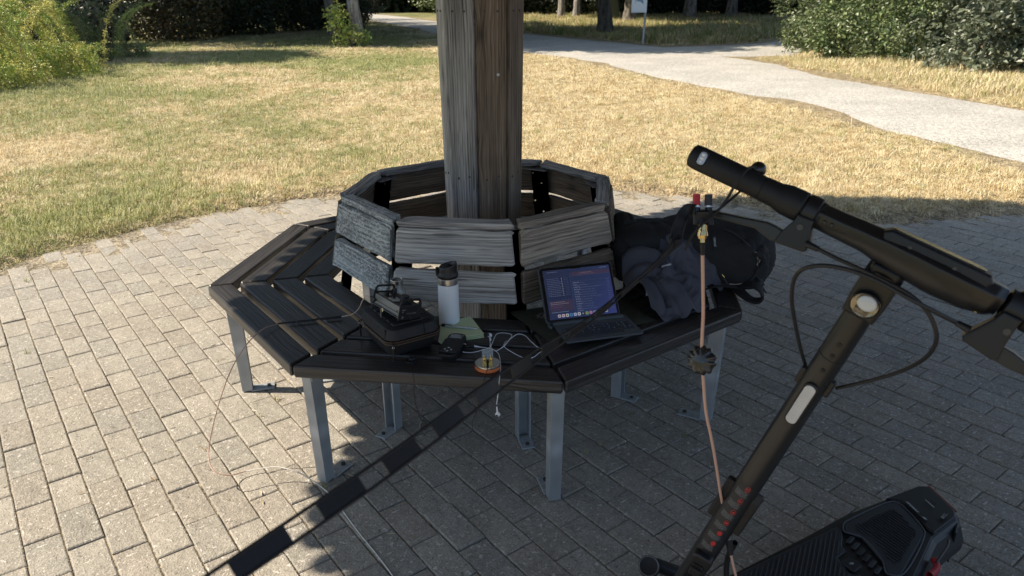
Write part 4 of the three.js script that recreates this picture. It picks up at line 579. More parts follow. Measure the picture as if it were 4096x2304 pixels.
  const strap = (pts, w, th, name = 'strap') => { const c = new THREE.CatmullRomCurve3(pts), g = new THREE.TubeGeometry(c, 60, 1, 12), p = g.attributes.position, up = new THREE.Vector3(0, 1, 0); for (let i = 0; i <= 60; i++) { const o = c.getPointAt(i / 60), tg = c.getTangentAt(i / 60), sd = W(0.35, 0.93, 0.1).addScaledVector(tg, -W(0.35, 0.93, 0.1).dot(tg)).normalize(), nn = tg.clone().cross(sd); for (let q = 0; q <= 12; q++) { const a = q / 12 * 2 * PI, v = o.clone().addScaledVector(sd, Math.cos(a) * w / 2).addScaledVector(nn, Math.sin(a) * th / 2); p.setXYZ(i * 13 + q, v.x, v.y, v.z); } } g.computeVertexNormals(); return mesh(name, g, blk, t); };
  strap([U(1480, 900, 2.5), U(1560, 890, 2.46), U(1625, 900, 2.44), U(1690, 950, 2.42), U(1712, 1010, 2.42), U(1690, 1055, 2.42), U(1640, 1062, 2.43), U(1580, 1045, 2.44), U(1520, 1005, 2.46), U(1450, 940, 2.5)], 0.05, 0.012, 'shoulder_strap');
  strap([U(1640, 790, 2.56), U(1690, 850, 2.52), U(1700, 890, 2.5), U(1730, 950, 2.48), U(1750, 980, 2.47)], 0.012, 0.003, 'webbing');
  const bk = mesh('buckle', orientPlane(box(0.022, 0.03, 0.007, 0.002), U(1690, 870, 2.49), W(0.9, 0.1, 0.4), W(0, -0.9, 0.4)), M.black, t);
  strap([U(1720, 885, 2.49), U(1700, 900, 2.49), U(1660, 850, 2.5), U(1640, 820, 2.52)], 0.01, 0.003, 'webbing');
  const zp = mesh('zip_pull', tube([U(1280, 780, 2.42), U(1310, 830, 2.42), U(1345, 890, 2.42)], 0.003, 20, 7), M.black, t); mesh('pull_tip', rod(U(1285, 785, 2.415), U(1312, 815, 2.415), 0.0022, 0.0022, 8), M.brass, zp);
  strap([U(1090, 950, 2.44), U(1180, 920, 2.43), U(1290, 905, 2.44), U(1400, 915, 2.45), U(1500, 940, 2.47)], 0.014, 0.004, 'webbing');
  settle(t, W(0.72, 2.7, S0));
}
function orientPlane(g, p, x, n) { const Z = n.clone().normalize(), X = x.clone().addScaledVector(Z, -x.dot(Z)).normalize(), Y = Z.clone().cross(X); return g.applyMatrix4(basis(p, X, Y, Z)); }
// ---------------------------------------------------------------- kick scooter, leaning on its stand
const px = atD;
{
  const t = thing('kick_scooter', 'black electric kick scooter parked on the paving in the right foreground', 'scooter');
  const satin = phys({ color: C(0.011, 0.0112, 0.0125), roughness: 0.36, clearcoat: 0.25, clearcoatRoughness: 0.4 }), rub = std(C(0.0095, 0.0095, 0.0105), 0.6), plas = std(C(0.0105, 0.0105, 0.012), 0.42);
  // handlebar axis
  const E = px(2765, 618, 1.2), R = px(4040, 1225, 1.02), ax = R.clone().sub(E), len = ax.length(); ax.normalize();
  const up = new THREE.Vector3(0.1, 1, -0.12); up.addScaledVector(ax, -up.dot(ax)).normalize(); const fw = ax.clone().cross(up).normalize(); if (fw.z < 0) fw.negate();  // towards the viewer = scooter front
  const HB = basis(E, ax, up, fw), at = (s, u = 0, f = 0) => E.clone().addScaledVector(ax, s).addScaledVector(up, u).addScaledVector(fw, f);
  const turned = (name, prof, mat, par = t, n = 40) => mesh(name, lathe(prof.map(([s, r]) => [r, s]), n).rotateZ(-PI / 2).applyMatrix4(HB), mat, par);
  // left grip with indicator, then collar and twist ring
  const grip = turned('grip', [[0, 0.003], [0.001, 0.0155], [0.0035, 0.0185], [0.012, 0.0196], [0.0125, 0.0192], [0.014, 0.0192], [0.0145, 0.0197], [0.1, 0.0192], [0.1255, 0.0188], [0.126, 0.018]].map(([s, r]) => [s, r]), rub);
  const ind = mesh('turn_indicator', orientPlane(slab(rrect(0.0215, 0.0125, 0.0055, 5), 0.003, 0.001, [], 2), at(0.0235, 0.0045, 0.0182), up.clone().multiplyScalar(1), fw.clone().addScaledVector(up, 0.25)), phys({ color: C(0.5, 0.52, 0.54), roughness: 0.12, clearcoat: 1, metalness: 0.3 }), grip);
  mesh('indicator_rim', orientPlane(slab(rrect(0.026, 0.017, 0.007, 5), 0.002, 0.0006, [rrect(0.0215, 0.0125, 0.0055, 5)]), at(0.0235, 0.0045, 0.0186), up, fw.clone().addScaledVector(up, 0.25)), M.blackGloss, grip);
  for (const k of [-1, 0, 1]) mesh('indicator_lens', new THREE.SphereGeometry(0.0029, 12, 8).scale(1.2, 1, 0.7).applyMatrix4(basis(at(0.0235, 0.0045 + k * 0.0062, 0.0196), ax, up, fw)), phys({ color: C(0.8, 0.82, 0.84), roughness: 0.08, clearcoat: 1 }), ind);
  turned('collar', [[0.1265, 0.0186], [0.128, 0.0194], [0.15, 0.0198], [0.158, 0.0222], [0.166, 0.0238], [0.19, 0.0241], [0.1935, 0.0236], [0.194, 0.019]], rub);
  turned('clamp_ring', [[0.1955, 0.019], [0.196, 0.0238], [0.198, 0.0243], [0.215, 0.0243], [0.2165, 0.0236], [0.217, 0.019]], plas);
  turned('bar_gap', [[0.193, 0.0205], [0.224, 0.0205]], M.blackMatte);
  // main bar: faceted section that swells in the middle; section points are [up, front]
  const st = [[0.22, 0.02, 0.0205, 0], [0.245, 0.0205, 0.021, 0], [0.29, 0.023, 0.024, 0.002], [0.325, 0.03, 0.03, 0.004], [0.355, 0.034, 0.034, 0.004], [0.40, 0.036, 0.036, 0.003], [0.44, 0.034, 0.034, 0.002], [0.47, 0.028, 0.029, 0.001], [0.51, 0.0235, 0.0235, 0], [0.55, 0.0205, 0.021, 0], [len - 0.012, 0.02, 0.0205, 0]].filter((s, i, a) => s[0] <= len), sec = (h, d) => [[Math.min(h, 0.0205) * 0.96, -d * 0.5], [Math.min(h, 0.0205), d * 0.2], [Math.min(h, 0.0205) * 0.93, d * 0.5], [Math.min(h, 0.0205) * 0.42, d * 0.98], [Math.min(h, 0.0205) * 0.25, d * 1.02], [-h * 0.35, d * 0.9], [-h * 0.8, d * 0.62], [-h * 1.0, d * 0.2], [-h * 0.95, -d * 0.4], [-h * 0.4, -d], [0.008, -d], [0.016, -d * 0.8]];
  { const pos = [], idx = [], n = 12, S = []; for (let i = 0; i < st.length - 1; i++) for (let q = 0; q < 5; q++) { const a = st[i], b = st[i + 1], f = q / 5, e = f * f * (3 - 2 * f); S.push(a.map((v, k) => lerp(v, b[k], k ? e : f))); } S.push(st[st.length - 1]);
    for (const [s, h, d, o] of S) for (const [u, f] of sec(h, d)) { const p = at(s, u + o, f); pos.push(p.x, p.y, p.z); }
    for (let i = 0; i < S.length - 1; i++) for (let k = 0; k < n; k++) { const a = i * n + k, b = i * n + (k + 1) % n; idx.push(a, b, a + n, b, b + n, a + n); }
    const g = new THREE.BufferGeometry(); g.setAttribute('position', new THREE.Float32BufferAttribute(pos, 3)); g.setIndex(idx); g.computeVertexNormals(); const bar = mesh('handlebar', g, satin, t);
    for (const [s, u, f] of [[0.232, -0.003, 0.0195], [0.243, -0.002, 0.0205], [len - 0.06, -0.004, 0.0205], [len - 0.03, -0.007, 0.0195]]) mesh('screw', new THREE.SphereGeometry(0.0032, 10, 8).applyMatrix4(basis(at(s, u, f), ax, up, fw)), M.screw, bar); }
  // display pod on top
  const pod = [[-0.072, -0.011], [-0.06, -0.0135], [0.06, -0.0135], [0.072, -0.01], [0.077, 0.0], [0.07, 0.009], [-0.068, 0.009], [-0.077, 0.002]], podA = ax.clone();
  const pd = mesh('display_pod', slab(pod, 0.042, 0.005, [], 4).applyMatrix4(basis(at(0.385, 0.0205, 0.006), ax, up, fw)), plas, t);
  mesh('display_glass', T3(slab(rrect(0.13, 0.032, 0.01), 0.003, 0.001), 0, 0.0095, 0, -PI / 2).applyMatrix4(basis(at(0.383, 0.0205, 0.005), ax, up, fw)), M.blackGloss, pd);
  for (const s of [-0.036, 0.026]) mesh('screw', T3(cyl(0.0026, 0.0026, 0.002, 14), s, -0.003, 0.0212, PI / 2).applyMatrix4(basis(at(0.385, 0.0205, 0.006), ax, up, fw)), M.screw, pd);
  // right clamp and start of right grip
  const E2 = len; turned('clamp_ring', [[E2 - 0.008, 0.018], [E2 - 0.007, 0.0235], [E2 - 0.005, 0.024], [E2 + 0.018, 0.024], [E2 + 0.0195, 0.0235], [E2 + 0.02, 0.018]], plas);
  turned('throttle_housing', [[E2 + 0.02, 0.0205], [E2 + 0.024, 0.024], [E2 + 0.05, 0.0245], [E2 + 0.055, 0.0215], [E2 + 0.06, 0.0195]], rub);
  turned('grip', [[E2 + 0.062, 0.0186], [E2 + 0.17, 0.0194], [E2 + 0.182, 0.0185], [E2 + 0.185, 0.003]], rub);
  mesh('throttle_lever', slab([[0, 0], [0.03, 0.006], [0.05, 0.002], [0.052, -0.006], [0.02, -0.008], [0, -0.006]], 0.018, 0.003).applyMatrix4(basis(at(E2 + 0.002, 0.03, 0.002), ax, up, fw)), plas, t);
  // brake levers
  const lever = (s0, dir) => {
    const B = basis(at(s0, 0, 0), ax.clone().multiplyScalar(dir), up, fw.clone().multiplyScalar(dir === 1 ? 1 : 1)), det = dir;
    const mk = (name, o, d, m, par, f, bev = 0.003) => mesh(name, slab(o, d, bev).translate(0, 0, f).applyMatrix4(B), m, par);
    const perch = mk('brake_perch', [[-0.0125, -0.008], [0.0125, -0.006], [0.015, -0.02], [0.023, -0.039], [0.0225, -0.053], [0.019, -0.056], [-0.0225, -0.0615], [-0.0245, -0.058], [-0.021, -0.038], [-0.0135, -0.018]].map(([x, y]) => [x, y]), 0.022, plas, t, 0.016);
    mesh('pivot', T3(cyl(0.0045, 0.0045, 0.024, 16), -0.001, -0.024, 0.016, PI / 2).applyMatrix4(B), M.screw, perch);
    const lv = mk('brake_lever', [[-0.02, -0.04], [-0.0225, -0.06], [-0.031, -0.0625], [-0.06, -0.0565], [-0.1, -0.065], [-0.134, -0.072], [-0.137, -0.067], [-0.134, -0.062], [-0.09, -0.051], [-0.0477, -0.0392], [-0.036, -0.039]], 0.013, satin, t, 0.018, 0.0025);
    return perch;
  };
  lever(0.2065, 1);
  // right side mirrored by hand: its lever runs down to the right, out of the picture
  { const B = basis(at(E2 + 0.006, 0, 0), ax, up, fw), mk = (name, o, d, m, f, bev = 0.003) => mesh(name, slab(o, d, bev).translate(0, 0, f).applyMatrix4(B), m, t);
    const p2 = mk('brake_perch', [[0.012, -0.006], [-0.012, -0.006], [-0.0175, -0.0222], [-0.034, -0.0525], [-0.0365, -0.061], [-0.033, -0.066], [0.008, -0.072], [0.016, -0.068], [0.0125, -0.047], [0.0115, -0.022]], 0.024, plas, 0.018);
    mesh('pivot', T3(cyl(0.0048, 0.0048, 0.026, 16), 0.004, -0.028, 0.018, PI / 2).applyMatrix4(B), M.screw, p2);
    mk('brake_lever', [[0.006, -0.048], [0.006, -0.071], [0.03, -0.073], [0.058, -0.0714], [0.11, -0.078], [0.15, -0.08], [0.152, -0.072], [0.11, -0.062], [0.05, -0.0555], [0.028, -0.05]], 0.014, satin, 0.02, 0.0025);
    mesh('brass_nut', T3(box(0.009, 0.012, 0.01, 0.001), -0.038, -0.02, 0.006, 0, 0, 0.5).applyMatrix4(B), M.brass, p2); }
  // bell and elastic loop ball are separate; brake cables
  const cab = std(C(0.016, 0.016, 0.017), 0.45), cable = (pts, r) => mesh('brake_cable', tube(pts, r, 110, 10), cab, t);
  for (const [a, b] of [[px(3225, 975, 1.105), px(3272, 996, 1.092)], [px(3880, 1320, 0.985), px(3828, 1292, 0.995)]]) { const m = mesh('cable_adjuster', rod(a, b, 0.0058, 0.0042, 14), plas, t); mesh('ferrule', rod(a.clone().lerp(b, 0.72), a.clone().lerp(b, 1.1), 0.0034, 0.0028, 12), M.chrome, m); }
  cable([px(3272, 996, 1.092), px(3360, 1040, 1.07), px(3480, 1094, 1.045), px(3590, 1150, 1.02), px(3660, 1195, 1.01), px(3715, 1255, 1.01), px(3745, 1330, 1.02), px(3738, 1385, 1.04), px(3690, 1440, 1.08), px(3590, 1490, 1.14), px(3470, 1525, 1.19), px(3345, 1553, 1.235)], 0.0031);
  cable([px(3228, 1480, 1.25), px(3205, 1405, 1.215), px(3180, 1290, 1.17), px(3167, 1190, 1.13), px(3178, 1115, 1.1), px(3215, 1075, 1.07), px(3283, 1062, 1.05), px(3370, 1073, 1.035), px(3470, 1106, 1.015), px(3560, 1150, 1.0), px(3640, 1195, 0.985), px(3735, 1245, 0.985), px(3828, 1292, 0.995)], 0.0031);
  // stem
  const s0 = px(3546, 1085, 1.092), s1 = px(2700, 2390, 1.66), sd = s1.clone().sub(s0), SL = sd.length(); sd.normalize();
  const sx = new THREE.Vector3(1, 0, 0).addScaledVector(sd, -sd.x).normalize(), tc = camera.position.clone().sub(s0.clone().lerp(s1, 0.4)); const sf = tc.addScaledVector(sd, -tc.dot(sd)).normalize(), sr = sd.clone().cross(sf).negate();   // sf: stem front (towards viewer-left), sr: to the right
  const ST = basis(s0, sr, sd.clone().negate(), sf), rAt = (f) => lerp(0.0213, 0.0262, f), onStem = (s, a, lift = 0) => { const r = rAt(s / SL) + lift; return s0.clone().addScaledVector(sd, s).addScaledVector(sf, Math.cos(a) * r).addScaledVector(sr, Math.sin(a) * r); };
  const prof = []; for (let k = 0; k <= 30; k++) prof.push([rAt(k / 30), -k / 30 * SL]); prof.reverse();
  const stem = mesh('stem', lathe(prof, 44).applyMatrix4(ST), satin, t);
  const at2 = (f) => f * SL;
  const sAt = (sxp, syp) => { const d = ray(sxp, syp), w0 = camera.position.clone().sub(s0), b = d.dot(sd), dd = d.dot(d), e = d.dot(w0), f = sd.dot(w0); return (dd * f - b * e) / (dd - b * b); };   // nearest place along the stem axis to a sight line
  const ringS = sAt(3345, 1425); mesh('seam_ring', lathe([[rAt(ringS / SL) + 0.0002, -ringS - 0.001], [rAt(ringS / SL) + 0.0007, -ringS - 0.0004], [rAt(ringS / SL) + 0.0007, -ringS + 0.0004], [rAt(ringS / SL) + 0.0002, -ringS + 0.001]], 44).applyMatrix4(ST), M.blackMatte, stem);
  const put = (name, g, s, a, mat, par, lift = 0) => { const o = onStem(s, a, lift), n = o.clone().sub(s0.clone().addScaledVector(sd, s)).normalize(), X = sd.clone().negate().cross(n); return mesh(name, g.applyMatrix4(basis(o, X, sd.clone().negate(), n)), mat, par); };
  for (const [x, y] of [[3385, 1363], [3357, 1407], [3318, 1463]]) { const s = sAt(x, y); const sc = put('screw', T3(cyl(0.0042, 0.0045, 0.0016, 18), 0, 0, 0, PI / 2), s, 0.05, plas, stem, 0.0004); put('screw_socket', T3(cyl(0.0018, 0.0018, 0.0012, 6), 0, 0, 0, PI / 2), s, 0.05, M.blackMatte, sc, 0.0014); }
  // head bracket and round headlight
  const hs = sAt(3497, 1196); mesh('head_bracket', merge([slab([[-0.024, -0.03], [0.024, -0.03], [0.027, 0.0], [0.027, 0.046], [-0.027, 0.046], [-0.027, 0.0]], 0.05, 0.006).translate(0, 0, 0), box(0.044, 0.05, 0.04, 0.006).translate(0, 0.035, -0.004)]).applyMatrix4(basis(s0.clone().addScaledVector(sd, hs), sr, sd.clone().negate(), sf)), plas, t);
  const HL = basis(s0.clone().addScaledVector(sd, hs).addScaledVector(sf, 0.025), sr, sd.clone().negate(), sf);
  const hl = mesh('headlight', lathe([[0, 0], [0.0215, 0], [0.0222, 0.002], [0.0222, 0.006], [0.0208, 0.0085], [0.0196, 0.0085], [0.019, 0.006]], 40).rotateX(PI / 2).applyMatrix4(HL), M.blackGloss, t);
  mesh('reflector_bowl', lathe([[0, 0.003], [0.012, 0.0036], [0.0192, 0.0066]], 36).rotateX(PI / 2).applyMatrix4(HL), std(C(0.34, 0.3, 0.24), 0.25, 0.8), hl);
  mesh('lamp_lens', T3(new THREE.SphereGeometry(0.0142, 28, 14, 0, PI * 2, 0, PI / 2).scale(1, 0.34, 0.92), 0.002, 0.0045, 0.0068, PI / 2).applyMatrix4(HL), phys({ color: C(0.62, 0.64, 0.66), roughness: 0.12, clearcoat: 1, clearcoatRoughness: 0.03 }), hl);
  mesh('lamp_glass', T3(cyl(0.0196, 0.0196, 0.001, 40), 0, 0, 0.0088, PI / 2).applyMatrix4(HL), phys({ color: C(1, 1, 1), roughness: 0.03, transmission: 1, thickness: 0 }), hl);
  { const tx = canvasTex(128, 64, (x, w, h) => { x.fillStyle = '#6a5c48'; x.fillRect(0, 0, w, h); x.strokeStyle = x.fillStyle = '#c9c0ae'; x.lineWidth = 3; x.beginPath(); x.arc(30, 22, 12, 0, 7); x.stroke(); x.font = '13px sans-serif'; x.fillText('E4', 23, 27); x.font = '11px sans-serif'; ['02A 0141', 'R 10 LED', '1012'].forEach((s, i) => x.fillText(s, 48 - i * 8, 20 + i * 16)); }); mesh('print', T3(new THREE.PlaneGeometry(0.019, 0.0085), 0, -0.0123, 0.0081).applyMatrix4(HL), std(C(0.8, 0.8, 0.8), 0.5, 0, { map: tx }), hl); }
  // cable guides, white front reflector
  for (const [x, y, a] of [[3222, 1500, -1.45], [3340, 1565, 1.45]]) { put('cable_guide', box(0.012, 0.034, 0.01, 0.003), sAt(x, y), a, plas, stem, 0.002); }
  const rs0 = sAt(3275, 1525), rs1 = sAt(3195, 1660), rL = Math.abs(rs1 - rs0) ;
  { const s = (rs0 + rs1) / 2, rf = put('front_reflector_frame', slab(rrect(0.0245, rL + 0.014, 0.012, 8), 0.007, 0.002, [], 3), s, 0.02, M.black, stem, 0.001);
    const tx = dataTex(64, 128, (u, v, c) => { const y = v * 34 + Math.abs(u - 0.5) * 9, k = 0.5 + 0.5 * Math.sin(y * 2 * PI), d = 0.5 + 0.5 * Math.sin(u * 22 * PI); c[0] = c[1] = c[2] = 0.38 + 0.4 * k * (0.55 + 0.45 * d); }, true), gg = slab(rrect(0.0185, rL + 0.007, 0.009, 8), 0.003, 0.001); const u = gg.attributes.uv, p = gg.attributes.position; for (let i = 0; i < u.count; i++) u.setXY(i, p.getX(i) / 0.0185 + 0.5, p.getY(i) / (rL + 0.007) + 0.5);
    put('front_reflector', gg, s, 0.02, phys({ color: C(1.05, 1.08, 1.12), roughness: 0.2, metalness: 0.2, clearcoat: 1, map: tx, bumpMap: tx, bumpScale: 0.001 }), rf, 0.0045); }
  // warning print wrapped on the stem: six red rings, each over white lines
  { const tx = canvasTex(256, 1024, (x, w, h) => { x.fillStyle = '#26272a'; x.fillRect(0, 0, w, h); for (let k = 0; k < 6; k++) { const y = 52 + k * 170, cx = 176 - 0 * k; x.strokeStyle = x.fillStyle = '#d8383a'; x.lineWidth = 5; x.beginPath(); x.arc(cx, y, 34, 0, 7); x.stroke(); if (k === 0) { for (const e of [-15, 15]) { x.beginPath(); x.arc(cx + e, y - 6, 10, 0, 7); x.stroke(); } x.beginPath(); x.arc(cx, y + 12, 12, 0.2, 2.9); x.stroke(); } if (k === 1) { for (const e of [-14, 6]) { x.beginPath(); x.moveTo(cx + e - 8, y - 10); x.lineTo(cx + e + 14, y + 12); x.moveTo(cx + e + 12, y - 10); x.lineTo(cx + e - 8, y + 12); x.stroke(); } } if (k === 2) { x.beginPath(); x.moveTo(cx - 22, y + 14); x.lineTo(cx + 22, y + 14); x.lineTo(cx + 10, y - 16); x.fill(); } if (k === 3) { x.fillRect(cx - 18, y - 8, 36, 18); x.fillRect(cx - 6, y - 16, 22, 10); } if (k > 3) { x.beginPath(); x.arc(cx, y, 27, 0, 7); x.fill(); x.strokeStyle = '#26272a'; x.lineWidth = 5; x.beginPath(); x.arc(cx, y, 12, 0, 5); x.stroke(); }
      x.fillStyle = '#93989b'; let s = 31 + k * 7; const q = () => (s = (s * 16807) % 2147483647) / 2147483647; for (let r = 0; r < 7; r++) { let a = 20 + q() * 8; const end = 232 - q() * 40; while (a < end) { const b = 7 + q() * 20; x.fillRect(a, y + 46 + r * 10.5, Math.min(b, end - a), 3); a += b + 4; } } } });
    const sA = sAt(3000, 1905), sB = sAt(2865, 2180), pos = [], uv = [], idx = []; for (let j = 0; j <= 20; j++) for (let i = 0; i <= 16; i++) { const s = lerp(sA, sB, j / 20), a = lerp(-0.72, 0.62, i / 16), p = onStem(s, a, 0.00045); pos.push(p.x, p.y, p.z); uv.push(i / 16, 1 - j / 20); } for (let j = 0; j < 20; j++) for (let i = 0; i < 16; i++) { const a = j * 17 + i; idx.push(a, a + 17, a + 1, a + 1, a + 17, a + 18); }
    const g = new THREE.BufferGeometry(); g.setAttribute('position', new THREE.Float32BufferAttribute(pos, 3)); g.setAttribute('uv', new THREE.Float32BufferAttribute(uv, 2)); g.setIndex(idx); g.computeVertexNormals(); mesh('warning_print', g, std(C(0.9, 0.9, 0.9), 0.45, 0, { map: tx }), stem); }
  // side flaps (folding hook guards) and latch
  for (const [x0, y0, a] of [[2895, 1985, -1.5], [2980, 2050, 1.5]]) put('side_guard', slab([[-0.008, -0.055], [0.006, -0.06], [0.009, 0.042], [0.001, 0.06], [-0.008, 0.058]].map(([u, v]) => [v, u]), 0.02, 0.004).rotateZ(PI / 2), sAt(x0, y0), a, rub, stem, 0.003);
  const ls = sAt(2792, 2240), yl = sAt(2757, 2291), latch = put('latch_housing', slab(rrect(0.043, 0.12, 0.012, 6), 0.022, 0.005, [], 3), ls, 0.12, plas, stem, 0.002);
  put('latch_lever', slab(rrect(0.026, 0.062, 0.006, 5), 0.006, 0.0015, [], 2), ls - 0.004, 0.12, M.blackGloss, latch, 0.0135); put('latch_grip', slab(rrect(0.024, 0.022, 0.005, 5), 0.006, 0.002, [], 2), ls - 0.012, 0.12, M.black, latch, 0.0165);
  { const tx = canvasTex(128, 128, (x, w, h) => { x.fillStyle = '#e2d02c'; x.fillRect(0, 0, w, h); x.strokeStyle = x.fillStyle = '#1c1a10'; x.lineWidth = 5; x.beginPath(); x.moveTo(64, 14); x.lineTo(88, 52); x.lineTo(40, 52); x.closePath(); x.stroke(); x.fillRect(62, 26, 5, 16); x.fillRect(14, 66, 20, 44); x.fillRect(40, 66, 10, 44); x.fillRect(56, 74, 50, 8); x.fillRect(56, 92, 44, 8); }); put('yellow_label', slab(rrect(0.036, 0.03, 0.004), 0.0012, 0.0003).translate(0, 0, 0), yl, 0.12, std(C(0.75, 0.66, 0.1), 0.5), latch, 0.0133).name = 'yellow_label'; put('warning_triangle', new THREE.PlaneGeometry(0.032, 0.027), yl, 0.12, std(C(1, 1, 1), 0.5, 0, { map: tx }), latch, 0.0145); }
  // neck block, front mudguard, fork cap, wheel
  const nk = s0.clone().addScaledVector(sd, SL - 0.03);
  const f2 = W(-0.5, -0.86, 0).normalize(), side = W(0.86, -0.5, 0).normalize(), Y = new THREE.Vector3(0, 1, 0), WH = nk.clone().addScaledVector(f2, 0.04).setY(0.125);
  const wheel = (c, sdv, par, r = 0.098, q = 0.026) => { const m = mesh('wheel', new THREE.TorusGeometry(r, q, 18, 48).applyMatrix4(basis(c, sdv.clone().cross(Y), Y, sdv)), rub, par); mesh('hub', T3(cyl(r * 0.56, r * 0.56, 0.05, 32), 0, 0, 0, PI / 2).applyMatrix4(basis(c, sdv.clone().cross(Y), Y, sdv)), plas, m); return m; };
  wheel(WH, side, t);
  mesh('fork', merge([rod(nk.clone().setY(nk.y - 0.01), WH.clone().addScaledVector(side, 0.05), 0.018, 0.014, 12), rod(nk.clone().setY(nk.y - 0.01), WH.clone().addScaledVector(side, -0.05), 0.018, 0.014, 12)]), plas, t);
  { const g = new THREE.TorusGeometry(0.122, 0.034, 10, 30, 1.9).scale(1, 1, 1); mesh('front_mudguard', g.rotateZ(0.5).applyMatrix4(basis(WH, f2, Y, side.clone().negate())), plas, t); }
  { const c = px(2596, 2268, 1.78), d = W(-0.25, -0.75, 1).normalize(), q = new THREE.Quaternion().setFromUnitVectors(new THREE.Vector3(0, 1, 0), d); const cap = mesh('suspension_cap', lathe([[0, -0.05], [0.021, -0.05], [0.023, -0.004], [0.0255, 0], [0.0255, 0.008], [0.0235, 0.011], [0.0215, 0.0112], [0.0212, 0.0095], [0, 0.0092]], 32).applyQuaternion(q).translate(c.x, c.y, c.z), plas, t); mesh('cap_ring', new THREE.TorusGeometry(0.0226, 0.0012, 8, 36).rotateX(PI / 2).translate(0, 0.0112, 0).applyQuaternion(q).translate(c.x, c.y, c.z), std(C(0.16, 0.165, 0.17), 0.35, 0.6), cap); mesh('cap_arm', merge([rod(c.clone().add(W(0.02, 0.02, -0.01)), c.clone().add(W(0.13, 0.0, -0.05)), 0.016, 0.02, 10)]), plas, cap); }
  // deck
  const DZ = 0.2, tilt = (x, y) => DZ - 0.06 * Math.max(0, ((x - 0.6) * 0.47 + (1.44 - y) * 0.88) - 0.0) , far = [[0.47, 1.372], [0.868, 1.584], [1.148, 1.74]], dk = (pts, h0, h1, name, mat, par, inset = 0) => {
    const s = new THREE.Shape(pts.map(([x, y]) => new THREE.Vector2(x, y))), g = new THREE.ExtrudeGeometry(s, { depth: h1 - h0 - 0.008, bevelEnabled: true, bevelThickness: 0.004, bevelSize: 0.004, bevelOffset: -0.004, bevelSegments: 2 }).translate(0, 0, h0 + 0.004).rotateX(-PI / 2); const p = g.attributes.position; for (let i = 0; i < p.count; i++) p.setY(i, p.getY(i) + tilt(p.getX(i), -p.getZ(i))); g.computeVertexNormals(); return mesh(name, g, mat, par); };
  const edge = [[0.46, 1.365], [0.75, 1.532], [0.889, 1.617], [1.146, 1.737], [1.178, 1.736], [1.198, 1.634], [1.186, 1.607], [1.085, 1.537], [0.96, 1.39], [0.84, 1.22], [0.66, 1.12]];
  const deck = dk(edge, -0.075, -0.004, 'deck', plas, t);
  const rub2 = std(C(0.021, 0.023, 0.029), 0.5);
  const mat1 = [[0.5, 1.376], [0.545, 1.404], [0.844, 1.566], [0.856, 1.553], [0.847, 1.526], [0.833, 1.496], [0.836, 1.478], [0.806, 1.456], [0.813, 1.408], [0.838, 1.402], [0.842, 1.388], [0.862, 1.32], [0.76, 1.2], [0.64, 1.135]];
  const m1 = dk(mat1, -0.004, 0.0015, 'rubber_mat', rub2, deck);
  const inside = (x, y, P) => { let c = false; for (let i = 0, j = P.length - 1; i < P.length; j = i++) if ((P[i][1] > y) !== (P[j][1] > y) && x < (P[j][0] - P[i][0]) * (y - P[i][1]) / (P[j][1] - P[i][1]) + P[i][0]) c = !c; return c; };
  const ribs = (P, d, pitch, w, h, name, par, inset) => { const L = Math.hypot(...d), u = [d[0] / L, d[1] / L], n = [-u[1], u[0]], out = []; let lo = 9, hi = -9; for (const p of P) { const q = p[0] * n[0] + p[1] * n[1]; lo = Math.min(lo, q); hi = Math.max(hi, q); }
    for (let q = lo + pitch; q < hi; q += pitch) { let run = null; for (let s = -3; s <= 3; s += 0.004) { const x = n[0] * q + u[0] * s, y = n[1] * q + u[1] * s, k = inset.every(([a, b]) => inside(x + a, y + b, P)); if (k && run === null) run = s; if ((!k || s > 2.99) && run !== null) { if (s - run > 0.02) { const ms = (run + s) / 2, mx = n[0] * q + u[0] * ms, my = n[1] * q + u[1] * ms; const g = box(s - run, h, w, Math.min(w, h) * 0.35, 1).rotateY(Math.atan2(u[1], u[0])).translate(mx, 0.0025, -my); const p = g.attributes.position; for (let i = 0; i < p.count; i++) p.setY(i, p.getY(i) + tilt(p.getX(i), -p.getZ(i))); out.push(g); } run = null; } } }
    return mesh(name, merge(out), rub2, par); };
  const ins = (r) => [[r, 0], [-r, 0], [0, r], [0, -r]];
  ribs(mat1, [-0.46, -0.89], 0.0105, 0.0042, 0.004, 'tread_rib', m1, ins(0.01));
  const pad = [[0.8574, 1.5463], [0.868, 1.574], [0.8779, 1.5825], [1.0215, 1.659], [1.04, 1.664], [1.0532, 1.6587], [1.0703, 1.558], [1.0611, 1.5357], [0.9392, 1.4025], [0.92, 1.399], [0.903, 1.4076], [0.9108, 1.4471], [0.8953, 1.5261], [0.878, 1.536]];
  const p2 = dk(pad, -0.004, 0.004, 'rear_pad', rub2, deck); const pin = pad.map(([x, y]) => [0.975 + (x - 0.975) * 0.78, 1.55 + (y - 1.55) * 0.78]);
  { const r = ribs(pin, [0.3, -0.5], 0.0098, 0.003, 0.004, 'tread_rib', p2, ins(0.004)); r.position.y += 0.003; }
  { const pts = pad.map(([x, y]) => new THREE.Vector3(x, tilt(x, y) + 0.0035, -y)); mesh('pad_border', tube(pts, 0.0022, 160, 6, true), std(C(0.05, 0.054, 0.064), 0.4), p2); }
  // latch panel between mat and pad: grooves, small hatch
  for (let k = 0; k < 6; k++) { const f = k / 5, x = lerp(0.862, 0.888, f), y = lerp(1.518, 1.418, f); mesh('grip_groove', T3(box(0.03, 0.006, 0.012, 0.003), x, tilt(x, y) + 0.001, -y, 0, 0.75, 0), k === 2 || k === 3 ? M.blackMatte : rub2, deck); }
